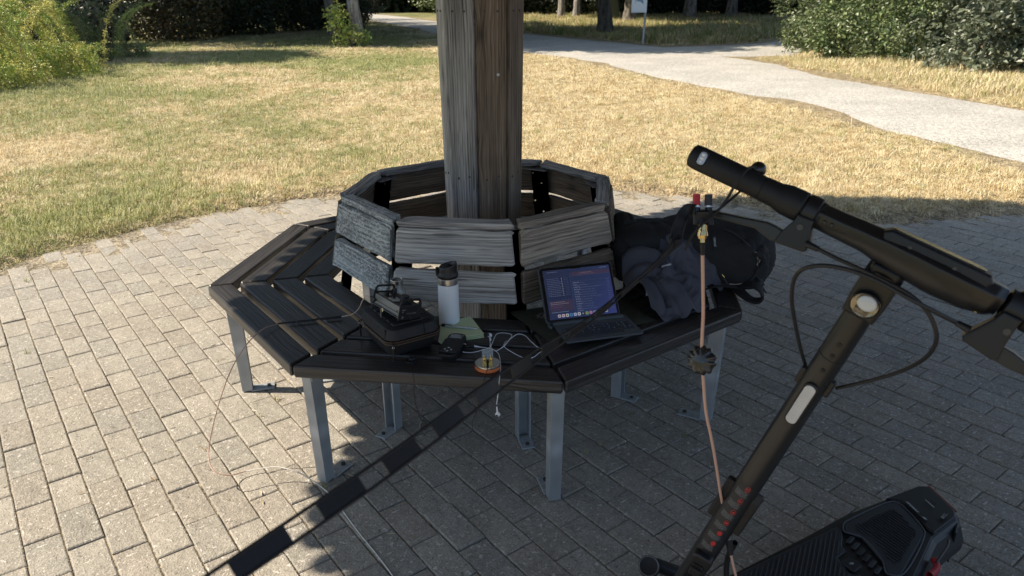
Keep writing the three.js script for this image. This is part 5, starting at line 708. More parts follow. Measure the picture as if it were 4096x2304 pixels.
  { const x = 0.829, y = 1.434; const h = mesh('charge_hatch', T3(box(0.036, 0.008, 0.04, 0.004), x, tilt(x, y) + 0.001, -y, 0, 0.62, 0), M.blackMatte, deck); const tx = canvasTex(64, 64, (q, w) => { q.fillStyle = '#0d0d0e'; q.fillRect(0, 0, w, w); q.strokeStyle = '#c8ccd0'; q.lineWidth = 4; q.beginPath(); q.ellipse(32, 34, 20, 11, 0.4, 0, 7); q.stroke(); q.beginPath(); q.arc(32, 32, 9, 0, 4); q.stroke(); }); mesh('emblem', orientPlane(new THREE.PlaneGeometry(0.016, 0.016), new THREE.Vector3(x, tilt(x, y) + 0.0055, -y), W(0.6, 0.5, 0), W(0, 0, 1)), std(C(1, 1, 1), 0.5, 0, { map: tx }), h); }
  // tail piece with lettering and red edge, rear wheel, mudguard stay, lock cable
  const tail = [[1.03, 1.68], [1.145, 1.734], [1.1766, 1.7335], [1.1957, 1.633], [1.1835, 1.609], [1.094, 1.547], [1.082, 1.566], [1.064, 1.668]];
  const tp = dk(tail, -0.01, 0.002, 'tail_panel', std(C(0.012, 0.0125, 0.013), 0.4), deck);
  { const tx = canvasTex(512, 96, (x, w, h) => { x.fillStyle = '#161718'; x.fillRect(0, 0, w, h); x.fillStyle = '#b6bcc0'; x.font = 'italic bold 64px sans-serif'; x.setTransform(1.15, 0, 0, 1, 0, 0); x.fillText('SEGWAY', 6, 70); x.setTransform(1, 0, 0, 1, 0, 0); x.beginPath(); x.moveTo(408, 66); x.lineTo(440, 26); x.lineTo(500, 26); x.lineTo(486, 44); x.lineTo(450, 44); x.lineTo(434, 66); x.fill(); x.fillRect(448, 54, 34, 12); });
    const a = atH(3624, 2006, 0.2025), b = atH(3708, 2082, 0.2), X = b.clone().sub(a), l = X.length(), m = a.clone().add(b).multiplyScalar(0.5); m.y += 0.001; mesh('lettering', orientPlane(new THREE.PlaneGeometry(l, l * 0.17), m, X, new THREE.Vector3(0.03, 1, 0.05)), std(C(1, 1, 1), 0.45, 0, { map: tx }), tp);
    const t2 = canvasTex(128, 48, (x, w, h) => { x.fillStyle = '#161718'; x.fillRect(0, 0, w, h); x.fillStyle = x.strokeStyle = '#b6bcc0'; x.lineWidth = 4; x.beginPath(); x.arc(22, 24, 13, 0, 7); x.stroke(); x.fillRect(20, 12, 4, 22); x.font = '18px sans-serif'; x.fillText('SMART', 44, 20); x.fillText('BATTERY', 44, 40); });
    const c = atH(3778, 2062, 0.2025); mesh('print', orientPlane(new THREE.PlaneGeometry(0.034, 0.012), c, W(0.75, 0.6, 0), new THREE.Vector3(0.03, 1, 0.05)), std(C(1, 1, 1), 0.45, 0, { map: t2 }), tp);
    for (const [u, v, w2, v2] of [[3700, 2003, 3735, 2034], [3722, 2005, 3740, 2022]]) { const q0 = atH(u, v, 0.2), q1 = atH(w2, v2, 0.2); q0.y = q1.y += 0.004; mesh('moulded_mark', rod(q0, q1, 0.0012, 0.0012, 6), u === 3700 ? std(C(0.3, 0.31, 0.32), 0.4) : M.blackMatte, tp); } }
  mesh('tail_light', tube([W(1.179, 1.739, tilt(1.179, 1.739) - 0.004), W(1.1995, 1.636, tilt(1.2, 1.636) - 0.004)], 0.0035, 20, 8), std(C(0.25, 0.04, 0.02), 0.3), tp);
  const RW = W(1.1, 1.635, 0.092); wheel(RW, side.clone().applyAxisAngle(Y, 0.4), t, 0.066, 0.022);
  mesh('mudguard_side', slab([[-0.03, -0.1], [0.04, -0.085], [0.05, -0.01], [0.03, 0.01], [-0.05, 0.01]], 0.006, 0.002).applyMatrix4(basis(W(1.185, 1.6, 0.17), W(0.5, 0.75, 0), Y, W(0.83, -0.55, 0))), plas, t);
  { const top = [[1.198, 1.634], [1.186, 1.607], [1.085, 1.537], [1.02, 1.462], [0.96, 1.39], [0.9, 1.305], [0.84, 1.22]], pos = [], idx = []; top.forEach(([x, y], i) => { const T0 = tilt(x, y) - 0.008, o = [[0, T0], [0.012, T0 - 0.012], [0.028, T0 - 0.055], [0.026, T0 - 0.085], [-0.03, T0 - 0.09]]; for (const [d, z] of o) pos.push(x + d * 0.78, z, -(y - d * 0.62)); }); for (let i = 0; i < top.length - 1; i++) for (let q = 0; q < 4; q++) { const A = i * 5 + q; idx.push(A, A + 5, A + 1, A + 1, A + 5, A + 6); } const g = new THREE.BufferGeometry(); g.setAttribute('position', new THREE.Float32BufferAttribute(pos, 3)); g.setIndex(idx); const g2 = g.toNonIndexed(); g2.computeVertexNormals(); mesh('side_skirt', g2, std(C(0.02, 0.021, 0.024), 0.4, 0, { side: THREE.DoubleSide }), t); }
  mesh('red_sleeve', tube([px(3738, 2240, 1.86), px(3748, 2265, 1.84), px(3736, 2288, 1.82), px(3718, 2302, 1.8)], 0.0085, 24, 10), std(C(0.38, 0.015, 0.02), 0.5), t);
  mesh('brake_wire', merge([rod(px(3722, 2262, 1.82), px(3785, 2236, 1.83), 0.0006, 0.0006, 5), tube([px(3745, 2250, 1.84), px(3770, 2215, 1.86), px(3790, 2185, 1.88), px(3795, 2160, 1.9)], 0.0035, 20, 8)]), M.screw, t);
  mesh('kickstand', rod(W(0.82, 1.25, 0.14), W(0.9, 1.12, 0.0), 0.008, 0.008, 10), plas, t);
  mesh('stem_cable', tube([px(2940, 2170, 1.58), px(2912, 2230, 1.62), px(2905, 2290, 1.64), px(2915, 2360, 1.66)], 0.0062, 40, 10), cab, t);
  settle(t, W(0.75, 1.45, 0));
}
{ // elastic loop with ball round the grip
  const t = thing('elastic_ball_loop', 'black elastic cord loop with a round ball slung over the scooter grip', 'elastic cord'), c = px(3033, 678, 1.17);
  mesh('ball', new THREE.SphereGeometry(0.0124, 28, 20).translate(c.x, c.y, c.z), phys({ color: C(0.011, 0.011, 0.012), roughness: 0.25, clearcoat: 0.5 }), t);
  const cord = (p) => mesh('cord', tube(p, 0.0021, 70, 8), M.blackMatte, t);
  cord([px(3036, 672, 1.17), px(3010, 668, 1.145), px(2990, 676, 1.128), px(2965, 705, 1.122), px(2935, 750, 1.13), px(2895, 815, 1.14), px(2855, 860, 1.142), px(2800, 905, 1.14), px(2765, 950, 1.145), px(2740, 1000, 1.15)]);
  cord([px(3020, 690, 1.19), px(2990, 740, 1.195), px(2960, 766, 1.18), px(2915, 805, 1.165), px(2865, 845, 1.155), px(2800, 880, 1.168), px(2790, 900, 1.17)]);
  settle(t, c);
}
{ // binding post adapter with coax hanging from it
  const t = thing('binding_post_adapter', 'black adapter with red and black terminals and a gold plug hanging from the scooter lever', 'adapter'), o = px(2808, 870, 1.155), q = (x, y, z = 0) => o.clone().add(W(x, y, z)), kx = 1.155 / FPX;
  const P = (x, y, d = 1.155) => px(2650 + x * 0.41414, 500 + y * 0.41414, d);
  const knurl = (a, b, r, m, par = t) => { const g = cyl(r, r, a.distanceTo(b), 26), p = g.attributes.position; for (let i = 0; i < p.count; i++) { const an = Math.atan2(p.getZ(i), p.getX(i)), d = Math.hypot(p.getX(i), p.getZ(i)); if (d > r * 0.5) { const k = 1 + 0.045 * Math.cos(an * 13); p.setX(i, p.getX(i) * k); p.setZ(i, p.getZ(i) * k); } } g.computeVertexNormals(); const d = b.clone().sub(a).normalize(); g.applyQuaternion(new THREE.Quaternion().setFromUnitVectors(new THREE.Vector3(0, 1, 0), d)); const mm = a.clone().add(b).multiplyScalar(0.5); return mesh('terminal_cap', g.translate(mm.x, mm.y, mm.z), m, par); };
  knurl(P(328, 776), P(329, 668), 0.0058, std(C(0.5, 0.02, 0.025), 0.4)); knurl(P(445, 780), P(444, 672), 0.006, std(C(0.035, 0.033, 0.033), 0.45));
  for (const x of [329, 445]) { mesh('metal_washer', rod(P(x, 795), P(x, 776), 0.005, 0.005, 16), M.chrome, t); mesh('terminal_base', rod(P(x, 850), P(x, 795), 0.006, 0.006, 6), M.blackGloss, t); }
  mesh('housing', merge([rod(P(330, 960), P(330, 850), 0.0055, 0.0058, 8), rod(P(458, 965), P(450, 850), 0.006, 0.006, 8), box(0.022, 0.022, 0.014, 0.002).translate(...P(388, 890).toArray()), rod(P(384, 965), P(384, 910), 0.0082, 0.0075, 16)]), M.black, t);
  const gold = std(C(0.72, 0.55, 0.26), 0.2, 1); const pl = mesh('gold_plug', merge([rod(P(388, 1015), P(388, 965), 0.0066, 0.0066, 20), rod(P(387, 1040), P(387, 1015), 0.0072, 0.0068, 20), rod(P(386, 1072), P(386, 1038), 0.0082, 0.0078, 24), rod(P(385, 1100), P(385, 1072), 0.0058, 0.008, 20), rod(P(385, 1138), P(385, 1100), 0.0035, 0.004, 6)]), gold, t);
  mesh('plug_slot', rod(P(372, 1020, 1.149), P(372, 1005, 1.149), 0.0013, 0.0013, 8), M.blackMatte, pl);
  settle(t, P(388, 900));
  // coax
  const c = thing('coax_cable', 'pink coaxial cable hanging from the gold plug down to the scooter stem', 'cable'), pk = std(C(0.6, 0.37, 0.28), 0.45);
  const a0 = P(386, 1138), end = px(2906, 2085, 1.5);
  mesh('boot', rod(P(389, 1250, 1.165), a0, 0.0034, 0.0042, 12), M.blackMatte, c);
  mesh('cable', tube([P(387, 1245, 1.165), px(2812, 1150, 1.19), px(2813, 1250, 1.21), px(2809, 1340, 1.235), px(2806, 1430, 1.255), px(2813, 1520, 1.275), px(2824, 1650, 1.31), px(2846, 1755, 1.345), px(2866, 1870, 1.39), px(2884, 1985, 1.44), px(2900, 2060, 1.475)], 0.0028, 160, 10), pk, c);
  mesh('lower_boot', rod(px(2896, 2040, 1.468), px(2904, 2088, 1.487), 0.0032, 0.005, 12), M.blackMatte, c);
  const cg = std(C(0.66, 0.6, 0.5), 0.22, 1); const con = mesh('connector', merge([rod(px(2903, 2085, 1.485), px(2906, 2105, 1.49), 0.0062, 0.0062, 18), rod(px(2907, 2108, 1.49), px(2911, 2130, 1.495), 0.0078, 0.0074, 20), rod(px(2911, 2132, 1.495), px(2914, 2150, 1.5), 0.0086, 0.0086, 22)]), cg, c);
  mesh('tail_boot', rod(px(2914, 2150, 1.5), px(2922, 2215, 1.515), 0.0075, 0.0058, 16), M.blackMatte, c);
  mesh('cable', tube([px(2921, 2205, 1.515), px(2930, 2250, 1.525), px(2943, 2304, 1.54), px(2960, 2400, 1.56)], 0.0028, 40, 10), pk, c);
  settle(c, a0);
  // choke: a toroid wrapped in black tape
  const k = thing('taped_choke', 'round lump wrapped in crinkled black tape halfway down the pink coaxial cable', 'choke'), kc = px(2808, 1440, 1.25), g = new THREE.SphereGeometry(0.0245, 72, 36), p = g.attributes.position;
  for (let i = 0; i < p.count; i++) { let x = p.getX(i), y = p.getY(i), z = p.getZ(i); const a = Math.atan2(y, x), r = Math.hypot(x, y) / 0.0245, cr = 1 + 0.06 * sstep(0.35, 1, r) * Math.sin(a * 11 + 3 * vn(a * 2 + 9, 1, 7)) * (0.5 + vn(a * 5 + 20, 3, 8)); p.setXYZ(i, x * cr, y * cr * 1.02, z * 0.6 * (1 + 0.16 * Math.sin(a * 11 + 3 * vn(a * 2 + 9, 1, 7)) * sstep(0.3, 0.9, r))); } g.computeVertexNormals();
  const toCam = camera.position.clone().sub(kc).normalize(); mesh('tape', orientPlane(g, kc, W(1, 0.2, 0.1), toCam.clone().add(W(-0.35, 0, -0.1))), phys({ color: C(0.02, 0.02, 0.021), roughness: 0.22, clearcoat: 0.4 }), k); settle(k, kc);
}
{ // ladder line antenna feeder sweeping towards the viewer
  const t = thing('ladder_line', 'black windowed twin-lead ribbon sweeping from the adapter past the viewer to lower left', 'feed line');
  const K = [[2776, 838, 1.15, 0.35, 0], [2752, 838, 1.135, 0.5, 1], [2728, 868, 1.12, 0.2, 1], [2712, 915, 1.115, 0.1, 1], [2704, 955, 1.11, 0.3, 1], [2690, 985, 1.1, 1.1, 0], [2625, 1055, 1.08, 1.25, 0], [2540, 1130, 1.04, 1.3, 0], [2400, 1248, 0.975, 1.22, 0], [2290, 1330, 0.92, 1.08, 0], [2180, 1400, 0.86, 0.85, 0], [2050, 1492, 0.795, 0.5, 0], [1900, 1602, 0.73, 0.15, 0], [1700, 1754, 0.66, 0, 0], [1500, 1898, 0.605, 0, 0], [1300, 2035, 0.565, 0, 0], [1050, 2205, 0.53, 0, 0], [800, 2375, 0.5, 0, 0], [450, 2600, 0.47, 0, 0]];
  const P = K.map((k) => px(k[0], k[1], k[2])), cv = new THREE.CatmullRomCurve3(P, false, 'centripetal'), N = 420, Wd = 0.0182, rows = [];
  for (let i = 0; i <= N; i++) { const u = i / N, o = cv.getPoint(u), tg = cv.getTangent(u), kk = u * (K.length - 1), j = Math.min(K.length - 2, Math.floor(kk)), ph = lerp(K[j][3], K[j + 1][3], kk - j), v = camera.position.clone().sub(o).normalize(), s = tg.clone().cross(v).normalize(), n = s.clone().cross(tg).normalize(), w = s.clone().multiplyScalar(Math.cos(ph)).addScaledVector(n, Math.sin(ph)); rows.push({ o, w, n: tg.clone().cross(w).normalize(), l: i ? rows[i - 1].l + o.distanceTo(rows[i - 1].o) : 0 }); }
  const m = phys({ color: C(0.0085, 0.0085, 0.0105), roughness: 0.5 });
  const strip = (i0, i1, a, b, th) => { const pos = [], idx = [], pr = [[a, -th], [b, -th], [b, th], [a, th]]; for (let i = i0; i <= i1; i++) for (const [x, y] of pr) { const r = rows[i], p = r.o.clone().addScaledVector(r.w, x).addScaledVector(r.n, y); pos.push(p.x, p.y, p.z); } const n = i1 - i0; for (let i = 0; i < n; i++) for (let q = 0; q < 4; q++) { const A = i * 4 + q, B = i * 4 + (q + 1) % 4; idx.push(A, B, A + 4, B, B + 4, A + 4); } idx.push(0, 2, 1, 0, 3, 2); const e = n * 4; idx.push(e, e + 1, e + 2, e, e + 2, e + 3); const g = new THREE.BufferGeometry(); g.setAttribute('position', new THREE.Float32BufferAttribute(pos, 3)); g.setIndex(idx); const g2 = g.toNonIndexed(); g2.computeVertexNormals(); return g2; };
  for (const sgn of [-1, 1]) { const c = rows.map((r) => r.o.clone().addScaledVector(r.w, sgn * (Wd / 2 - 0.0014))); mesh('wire_edge', new THREE.TubeGeometry(new THREE.CatmullRomCurve3(c.filter((_, i) => i % 2 === 0)), 300, 0.0016, 8), m, t); }
  const full = rows[rows.length - 1].l, tie = rows[Math.floor(N * 5 / 18)].l; let pos = 0;
  { let i1 = rows.findIndex((r) => r.l > tie + 0.02); mesh('web', strip(0, i1, -Wd / 2 + 0.001, Wd / 2 - 0.001, 0.0007), m, t); pos = tie + 0.02; }
  const pitch = 0.0715, web = 0.0435; const see = rows.reduce((b, r) => { const d = r.o.clone().sub(camera.position).normalize().dot(ray(1225, 2109).normalize()); return d > b[0] ? [d, r.l] : b; }, [-1, 0])[1]; let start = see + (pitch - web) / 2; while (start > pos - pitch) start -= pitch;
  for (let s = start; s < full; s += pitch) { const a = Math.max(pos, s), b = Math.min(full, s + web); if (b - a < 0.004) continue; const i0 = rows.findIndex((r) => r.l >= a); let i1 = rows.findIndex((r) => r.l >= b); if (i1 < 0) i1 = N; if (i1 > i0) mesh('web', strip(i0, i1, -Wd / 2 + 0.001, Wd / 2 - 0.001, 0.0007), m, t); }
  const tp = px(2702, 962, 1.108); const tape = []; for (let k = 0; k < 4; k++) tape.push(new THREE.TorusGeometry(0.0085, 0.0016, 6, 20).scale(1, 1, 1).rotateX(PI / 2 + 0.2).rotateZ(0.15).translate(tp.x, tp.y + 0.004 - k * 0.0026, tp.z)); mesh('tape_wrap', merge(tape), M.blackMatte, t);
  settle(t, P[5]);
}
// ---------------------------------------------------------------- grass
const bladeGeo = (n, h0, h1, w, spread, lean, seed0) => {   // a tuft: bent tapered blades
  seed = seed0; const pos = [], nor = [];
  for (let i = 0; i < n; i++) {
    const a = rnd() * 2 * PI, r = Math.sqrt(rnd()) * spread, x = Math.cos(a) * r, y = Math.sin(a) * r, h = rr(h0, h1), b = rnd() * 2 * PI, l = rr(0.2, 1) * lean * h, dx = Math.cos(b), dy = Math.sin(b), px = -dy * w / 2 * rr(0.7, 1.3), py = dx * w / 2;
    const P = [[x - px, 0, y - py], [x + px, 0, y + py], [x + dx * l * 0.4 - px * 0.8, h * 0.6, y + dy * l * 0.4 - py * 0.8], [x + dx * l * 0.4 + px * 0.8, h * 0.6, y + dy * l * 0.4 + py * 0.8], [x + dx * l, h * rr(0.8, 1), y + dy * l]];
    for (const k of [0, 1, 3, 0, 3, 2, 2, 3, 4]) pos.push(...P[k]);
  }
  const g = new THREE.BufferGeometry(); g.setAttribute('position', new THREE.Float32BufferAttribute(pos, 3)); g.computeVertexNormals();
  const N = g.attributes.normal; for (let i = 0; i < N.count; i++) { const v = new THREE.Vector3().fromBufferAttribute(N, i); if (v.y < 0) v.negate(); v.y += 0.6; v.normalize(); N.setXYZ(i, v.x, v.y, v.z); }
  return g;
};
const grassM = phys({ color: C(1, 1, 1), roughness: 0.75, transmission: 0.25, thickness: 0, side: THREE.DoubleSide });
const dummy = new THREE.Object3D();
function scatter(name, label, geo, mat, list, parent = scene) {       // list: x, y, z, turn, scale, tilt, colour, stretch
  const im = new THREE.InstancedMesh(geo, mat, list.length); im.name = parent === scene ? numbered(name) : name; im.userData.kind = 'stuff'; if (label) im.userData.label = label; im.castShadow = im.receiveShadow = true;
  list.forEach((p, i) => { dummy.position.set(p[0], p[2], -p[1]); dummy.rotation.set(p[5] * Math.cos(p[3] * 3), p[3], p[5] * Math.sin(p[3] * 3)); dummy.scale.set(p[4], p[4] * (p[7] ?? 1), p[4]); dummy.updateMatrix(); im.setMatrixAt(i, dummy.matrix); im.setColorAt(i, p[6]); });
  parent.add(im); return im;
}
const inView = (x, y, m = 0.09) => { const d = new THREE.Vector3(x, 0, -y).sub(camera.position), depth = -d.z * Math.cos(PITCH) - d.y * Math.sin(PITCH); return depth > 0.3 && Math.abs(d.x / depth) < 0.69 + m; };
{
  const tufts = [bladeGeo(14, 0.014, 0.042, 0.0034, 0.045, 1.4, 11), bladeGeo(14, 0.008, 0.024, 0.0034, 0.05, 3.2, 12), bladeGeo(12, 0.03, 0.075, 0.0034, 0.03, 0.8, 13)];
  seed = 99; const L = [[], [], []];
  const strawA = C(0.66, 0.55, 0.32), strawB = C(0.53, 0.4, 0.2), strawC = C(0.78, 0.69, 0.46), gr = [C(0.26, 0.31, 0.065), C(0.34, 0.36, 0.1), C(0.16, 0.24, 0.05)];
  for (let y = 3.4; y < 42; ) {
    const step = 0.0285 * Math.max(1, y / 8) * (y > 20 ? 1.25 : 1);
    for (let x = -0.8 * y - 1; x < 0.8 * y + 1; x += step) {
      const px = x + rr(-step, step), py = y + rr(-step, step);
      if (!inView(px, py) || px > 15 || px < -16) continue;
      const e = inPaving(px, py), p = inPath(px, py);
      if (e > -0.03 || p > 0.1 || (p > -0.35 && rnd() < sstep(-0.35, 0.1, p))) continue;
      if (e > -0.4 && rnd() < 0.8 * sstep(-0.4, 0, e) * (px > 0.5 ? 1.2 : 0.5)) continue;
      const g = greenAt(px, py), green = rnd() < g, c = (green ? pick(gr) : rnd() < 0.3 ? strawB : rnd() < 0.5 ? strawC : strawA).clone().multiplyScalar(rr(0.75, 1.2)); if (green) c.lerp(strawA, rr(0.1, 0.4));
      const k = py > 12 ? 1 : 0, q = green ? (rnd() < 0.25 ? 2 : 0) : rnd() < 0.62 ? 1 : rnd() < 0.12 ? 2 : 0;
      const clump = fbm(px * 2.5, py * 2.5, 45, 2);
      L[q].push([px, py, groundH(px, py) - 0.003, rnd() * 6.3, Math.max(1, py / 9) * rr(0.75, 1.25) * lerp(0.75, 1.3, clump), 0.15, c, 1 / Math.max(1, py / 11)]);
    }
    y += step;
  }
  const grass = new THREE.Group(); grass.name = 'grass'; grass.userData.kind = 'stuff'; tag(grass, 'dry straw coloured lawn with greener patches around the paved circle', 'grass'); scene.add(grass);
  L.forEach((l, i) => scatter(['short_grass', 'dry_thatch', 'long_grass'][i], null, tufts[i], grassM, l, grass));
  console.log('grass', L.map((l) => l.length).join());
  // longer dry grass along the hedge on the right and under the far trees
  const V = [[], []];
  for (let i = 0; i < 26000; i++) {
    const y = rr(8.5, 21), x = rr(5.4, 9.5); if (!inView(x, y)) continue; const p = inPath(x, y); if (p > -0.05) continue;
    const c = (rnd() < 0.15 ? gr[1] : rnd() < 0.5 ? strawA : strawC).clone().multiplyScalar(rr(0.7, 1.15)); V[0].push([x, y, groundH(x, y), rnd() * 6.3, rr(1.4, 3.2) * lerp(0.5, 1.2, sstep(0, -0.9, p)) * lerp(0.6, 1.3, fbm(x * 1.6, y * 1.6, 46, 2)), 0.12, c]);
  }
  for (let i = 0; i < 26000; i++) {
    const y = rr(22.5, 46), x = rr(0.5, 13.5); if (!inView(x, y)) continue; const p = inPath(x, y); if (p > -0.1) continue;
    const c = (rnd() < 0.45 ? pick(gr) : rnd() < 0.5 ? strawA : strawB).clone().multiplyScalar(rr(0.7, 1.1)); V[1].push([x, y, groundH(x, y), rnd() * 6.3, rr(2, 5.2) * lerp(0.35, 1.4, fbm(x * 0.9, y * 0.9, 47, 2)), 0.15, c]);
  }
  scatter('verge_grass', 'long dry grass on the verge between gravel path and right hedge', tufts[2], grassM, V[0]);
  scatter('woodland_grass', 'long mixed grass under the trees beyond the gravel path', tufts[2], grassM, V[1]);
}
// ---------------------------------------------------------------- foliage: leaf clusters through a volume of lobes
function leafGeo(n, r, l, w, seed0) {
  seed = seed0; const pos = [], nor = [];
  for (let i = 0; i < n; i++) {
    const p = new THREE.Vector3(rr(-1, 1), rr(-1, 1), rr(-1, 1)).multiplyScalar(r), d = new THREE.Vector3(rr(-1, 1), rr(-0.7, 0.5), rr(-1, 1)).normalize(), s = new THREE.Vector3(rr(-1, 1), rr(-0.3, 1), rr(-1, 1)).cross(d).normalize().multiplyScalar(w / 2 * rr(0.8, 1.2)), L = l * rr(0.7, 1.25), nn = new THREE.Vector3().crossVectors(d, s).normalize(); if (nn.y < 0) nn.negate();
    const m = p.clone().addScaledVector(d, L * 0.45), t = p.clone().addScaledVector(d, L).addScaledVector(nn, -L * 0.18), a = m.clone().add(s).addScaledVector(nn, L * 0.1), b = m.clone().sub(s).addScaledVector(nn, L * 0.1);
    for (const q of [p, a, t, p, t, b]) pos.push(q.x, q.y, q.z);
  }
  const g = new THREE.BufferGeometry(); g.setAttribute('position', new THREE.Float32BufferAttribute(pos, 3)); g.computeVertexNormals(); return g;
}
const leafM = phys({ color: C(1, 1, 1), roughness: 0.42, transmission: 0.3, thickness: 0, side: THREE.DoubleSide });
const leafSmall = leafGeo(9, 0.12, 0.075, 0.05, 31), leafMid = leafGeo(9, 0.17, 0.11, 0.07, 32), leafBig = leafGeo(12, 0.42, 0.26, 0.17, 33);
function lobesCloud(lobes, per, cols, geo, parent, o = {}) {
  const { shell = 0.55, scale = [0.8, 1.3], gap = 0.4, freq = 1.4 } = o, L = [];
  for (const [x, y, z, rx, ry, rz] of lobes) {
    const n = Math.round(per * (rx * ry + rx * rz + ry * rz) * 4);
    for (let i = 0; i < n; i++) {
      const u = rr(-1, 1), a = rnd() * 2 * PI, q = Math.sqrt(1 - u * u), k = 1 - shell * Math.pow(rnd(), 2.2) + 0.22 * (fbm(a * 2 + x, u * 3 + y, 57, 2) - 0.5), px = x + Math.cos(a) * q * rx * k, py = y + Math.sin(a) * q * ry * k, pz = z + u * rz * k;
      if (pz < 0.02) continue; if (vn(px * freq + py * 0.7, pz * freq + py * freq, 58) < gap * 0.62) continue;
      const c = pick(cols).clone().multiplyScalar(rr(0.7, 1.3)); L.push([px, py, pz, rnd() * 6.3, rr(scale[0], scale[1]), rr(0, 1.2), c]);
    }
  }
  return scatter('crown', null, geo, leafM, L, parent);
}
const barkT = (s, a, b) => { const m = dataTex(256, 512, (u, v, c) => { const t = clamp(0.5 + 1.0 * (vn(u * 20 + 2 * vn(u * 6, v * 5, s, 6, 5), v * 7, s + 1, 0, 7) - 0.5) + 0.6 * (vn(u * 40, v * 40, s + 2, 40, 40) - 0.5)); for (let i = 0; i < 3; i++) c[i] = lerp(a[i], b[i], t); }, true); return std(C(1, 1, 1), 0.95, 0, { map: m, bumpMap: m, bumpScale: 0.03 }); };
const bark = [barkT(61, [0.06, 0.052, 0.045], [0.27, 0.24, 0.2]), barkT(65, [0.12, 0.11, 0.1], [0.42, 0.39, 0.35]), barkT(69, [0.03, 0.027, 0.022], [0.11, 0.095, 0.075])];
function limb(pts, r0, r1, n = 10, lump = 0.12) {   // tapered bent limb
  const c = new THREE.CatmullRomCurve3(pts), S = 14, g = new THREE.TubeGeometry(c, S, 1, n), p = g.attributes.position;
  for (let i = 0; i <= S; i++) { const o = c.getPointAt(i / S), r = lerp(r0, r1, Math.pow(i / S, 0.8)) * (i === 0 ? 1.35 : i === 1 ? 1.12 : 1); for (let k = 0; k <= n; k++) { const q = i * (n + 1) + k, v = new THREE.Vector3().fromBufferAttribute(p, q).sub(o).multiplyScalar(r * (1 + lump * (vn(k % n * 1.3, i * 0.9 + r0 * 90, 59) - 0.5) * 2)).add(o); p.setXYZ(q, v.x, v.y, v.z); } }
  g.computeVertexNormals(); return g;
}
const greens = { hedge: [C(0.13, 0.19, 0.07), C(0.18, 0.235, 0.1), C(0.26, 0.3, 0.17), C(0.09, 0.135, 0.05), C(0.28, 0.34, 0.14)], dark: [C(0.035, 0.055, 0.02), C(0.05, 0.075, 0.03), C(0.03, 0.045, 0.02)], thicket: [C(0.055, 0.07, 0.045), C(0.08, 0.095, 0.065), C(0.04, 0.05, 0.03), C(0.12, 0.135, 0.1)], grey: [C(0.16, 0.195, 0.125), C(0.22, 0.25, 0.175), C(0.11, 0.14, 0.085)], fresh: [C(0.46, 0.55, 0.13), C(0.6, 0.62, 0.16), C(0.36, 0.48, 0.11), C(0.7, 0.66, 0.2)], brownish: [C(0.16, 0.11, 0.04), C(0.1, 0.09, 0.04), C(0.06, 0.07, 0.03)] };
function tree(label, x, y, r, h, lean, bk, crownCols, lobes, group, per = 10) {
  const t = thing('tree', label, 'tree', W(x, y, -0.05), group), g = [];
  const top = W(lean[0], lean[1], h);
  g.push(limb([W(0, 0, 0), W(lean[0] * 0.25 + rr(-0.05, 0.05), lean[1] * 0.2, h * 0.25), W(lean[0] * 0.5 + rr(-0.1, 0.1), lean[1] * 0.5, h * 0.55), top], r, r * 0.35, 12));
  for (let k = 0; k < 5; k++) { const z = h * rr(0.4, 0.85), f = z / h, b = W(lean[0] * f, lean[1] * f, z), a = k * 1.3 + rnd(), l = rr(1.2, 2.6); g.push(limb([b, b.clone().add(W(Math.cos(a) * l * 0.5, Math.sin(a) * l * 0.5, l * 0.35)), b.clone().add(W(Math.cos(a) * l, Math.sin(a) * l, l * 0.8))], r * 0.35, r * 0.1, 7)); }
  const gg = merge(g), uv = gg.attributes.uv; for (let i = 0; i < uv.count; i++) uv.setXY(i, uv.getY(i) * 1.0, uv.getX(i) * h * 0.5);
  mesh('trunk', gg, bk, t);
  lobesCloud(lobes, per, crownCols, leafBig, t, { shell: 0.8, scale: [0.8, 1.5], gap: 0.45, freq: 0.8 });
  return t;
}
function bush(label, x, y, lobes, cols, geo, per, group, o = {}) {
  const t = thing(o.name || 'bush', label, o.cat || 'bush', W(x, y, 0), group), g = [];
  for (const [lx, ly, lz, rx, ry, rz] of lobes) for (let k = 0; k < 3; k++) { const a = rnd() * 6.3; g.push(limb([W(lx + rr(-0.2, 0.2), ly + rr(-0.2, 0.2), -0.02), W(lx + Math.cos(a) * rx * 0.25, ly + Math.sin(a) * ry * 0.25, lz * 0.7), W(lx + Math.cos(a) * rx * 0.6, ly + Math.sin(a) * ry * 0.6, lz + rz * 0.5)], 0.03, 0.008, 5)); }
  if (o.sprigs) { const extra = []; for (let k = 0; k < o.sprigs; k++) { const b = pick(lobes), u = rr(-0.5, 0.9), a = rr(2.2, 5.6), q = Math.sqrt(1 - u * u), r = rr(0.14, 0.36), e = rr(0.95, 1.15); extra.push([b[0] + Math.cos(a) * q * b[3] * e, b[1] + Math.sin(a) * q * b[4] * e, Math.max(0.15, b[2] + u * b[5] * e), r, r, r * rr(0.7, 1.5)]); } lobes = [...lobes, ...extra]; }
  mesh('stem', merge(g), bark[2], t); lobesCloud(lobes, per, cols, geo, t, o); return t;
}
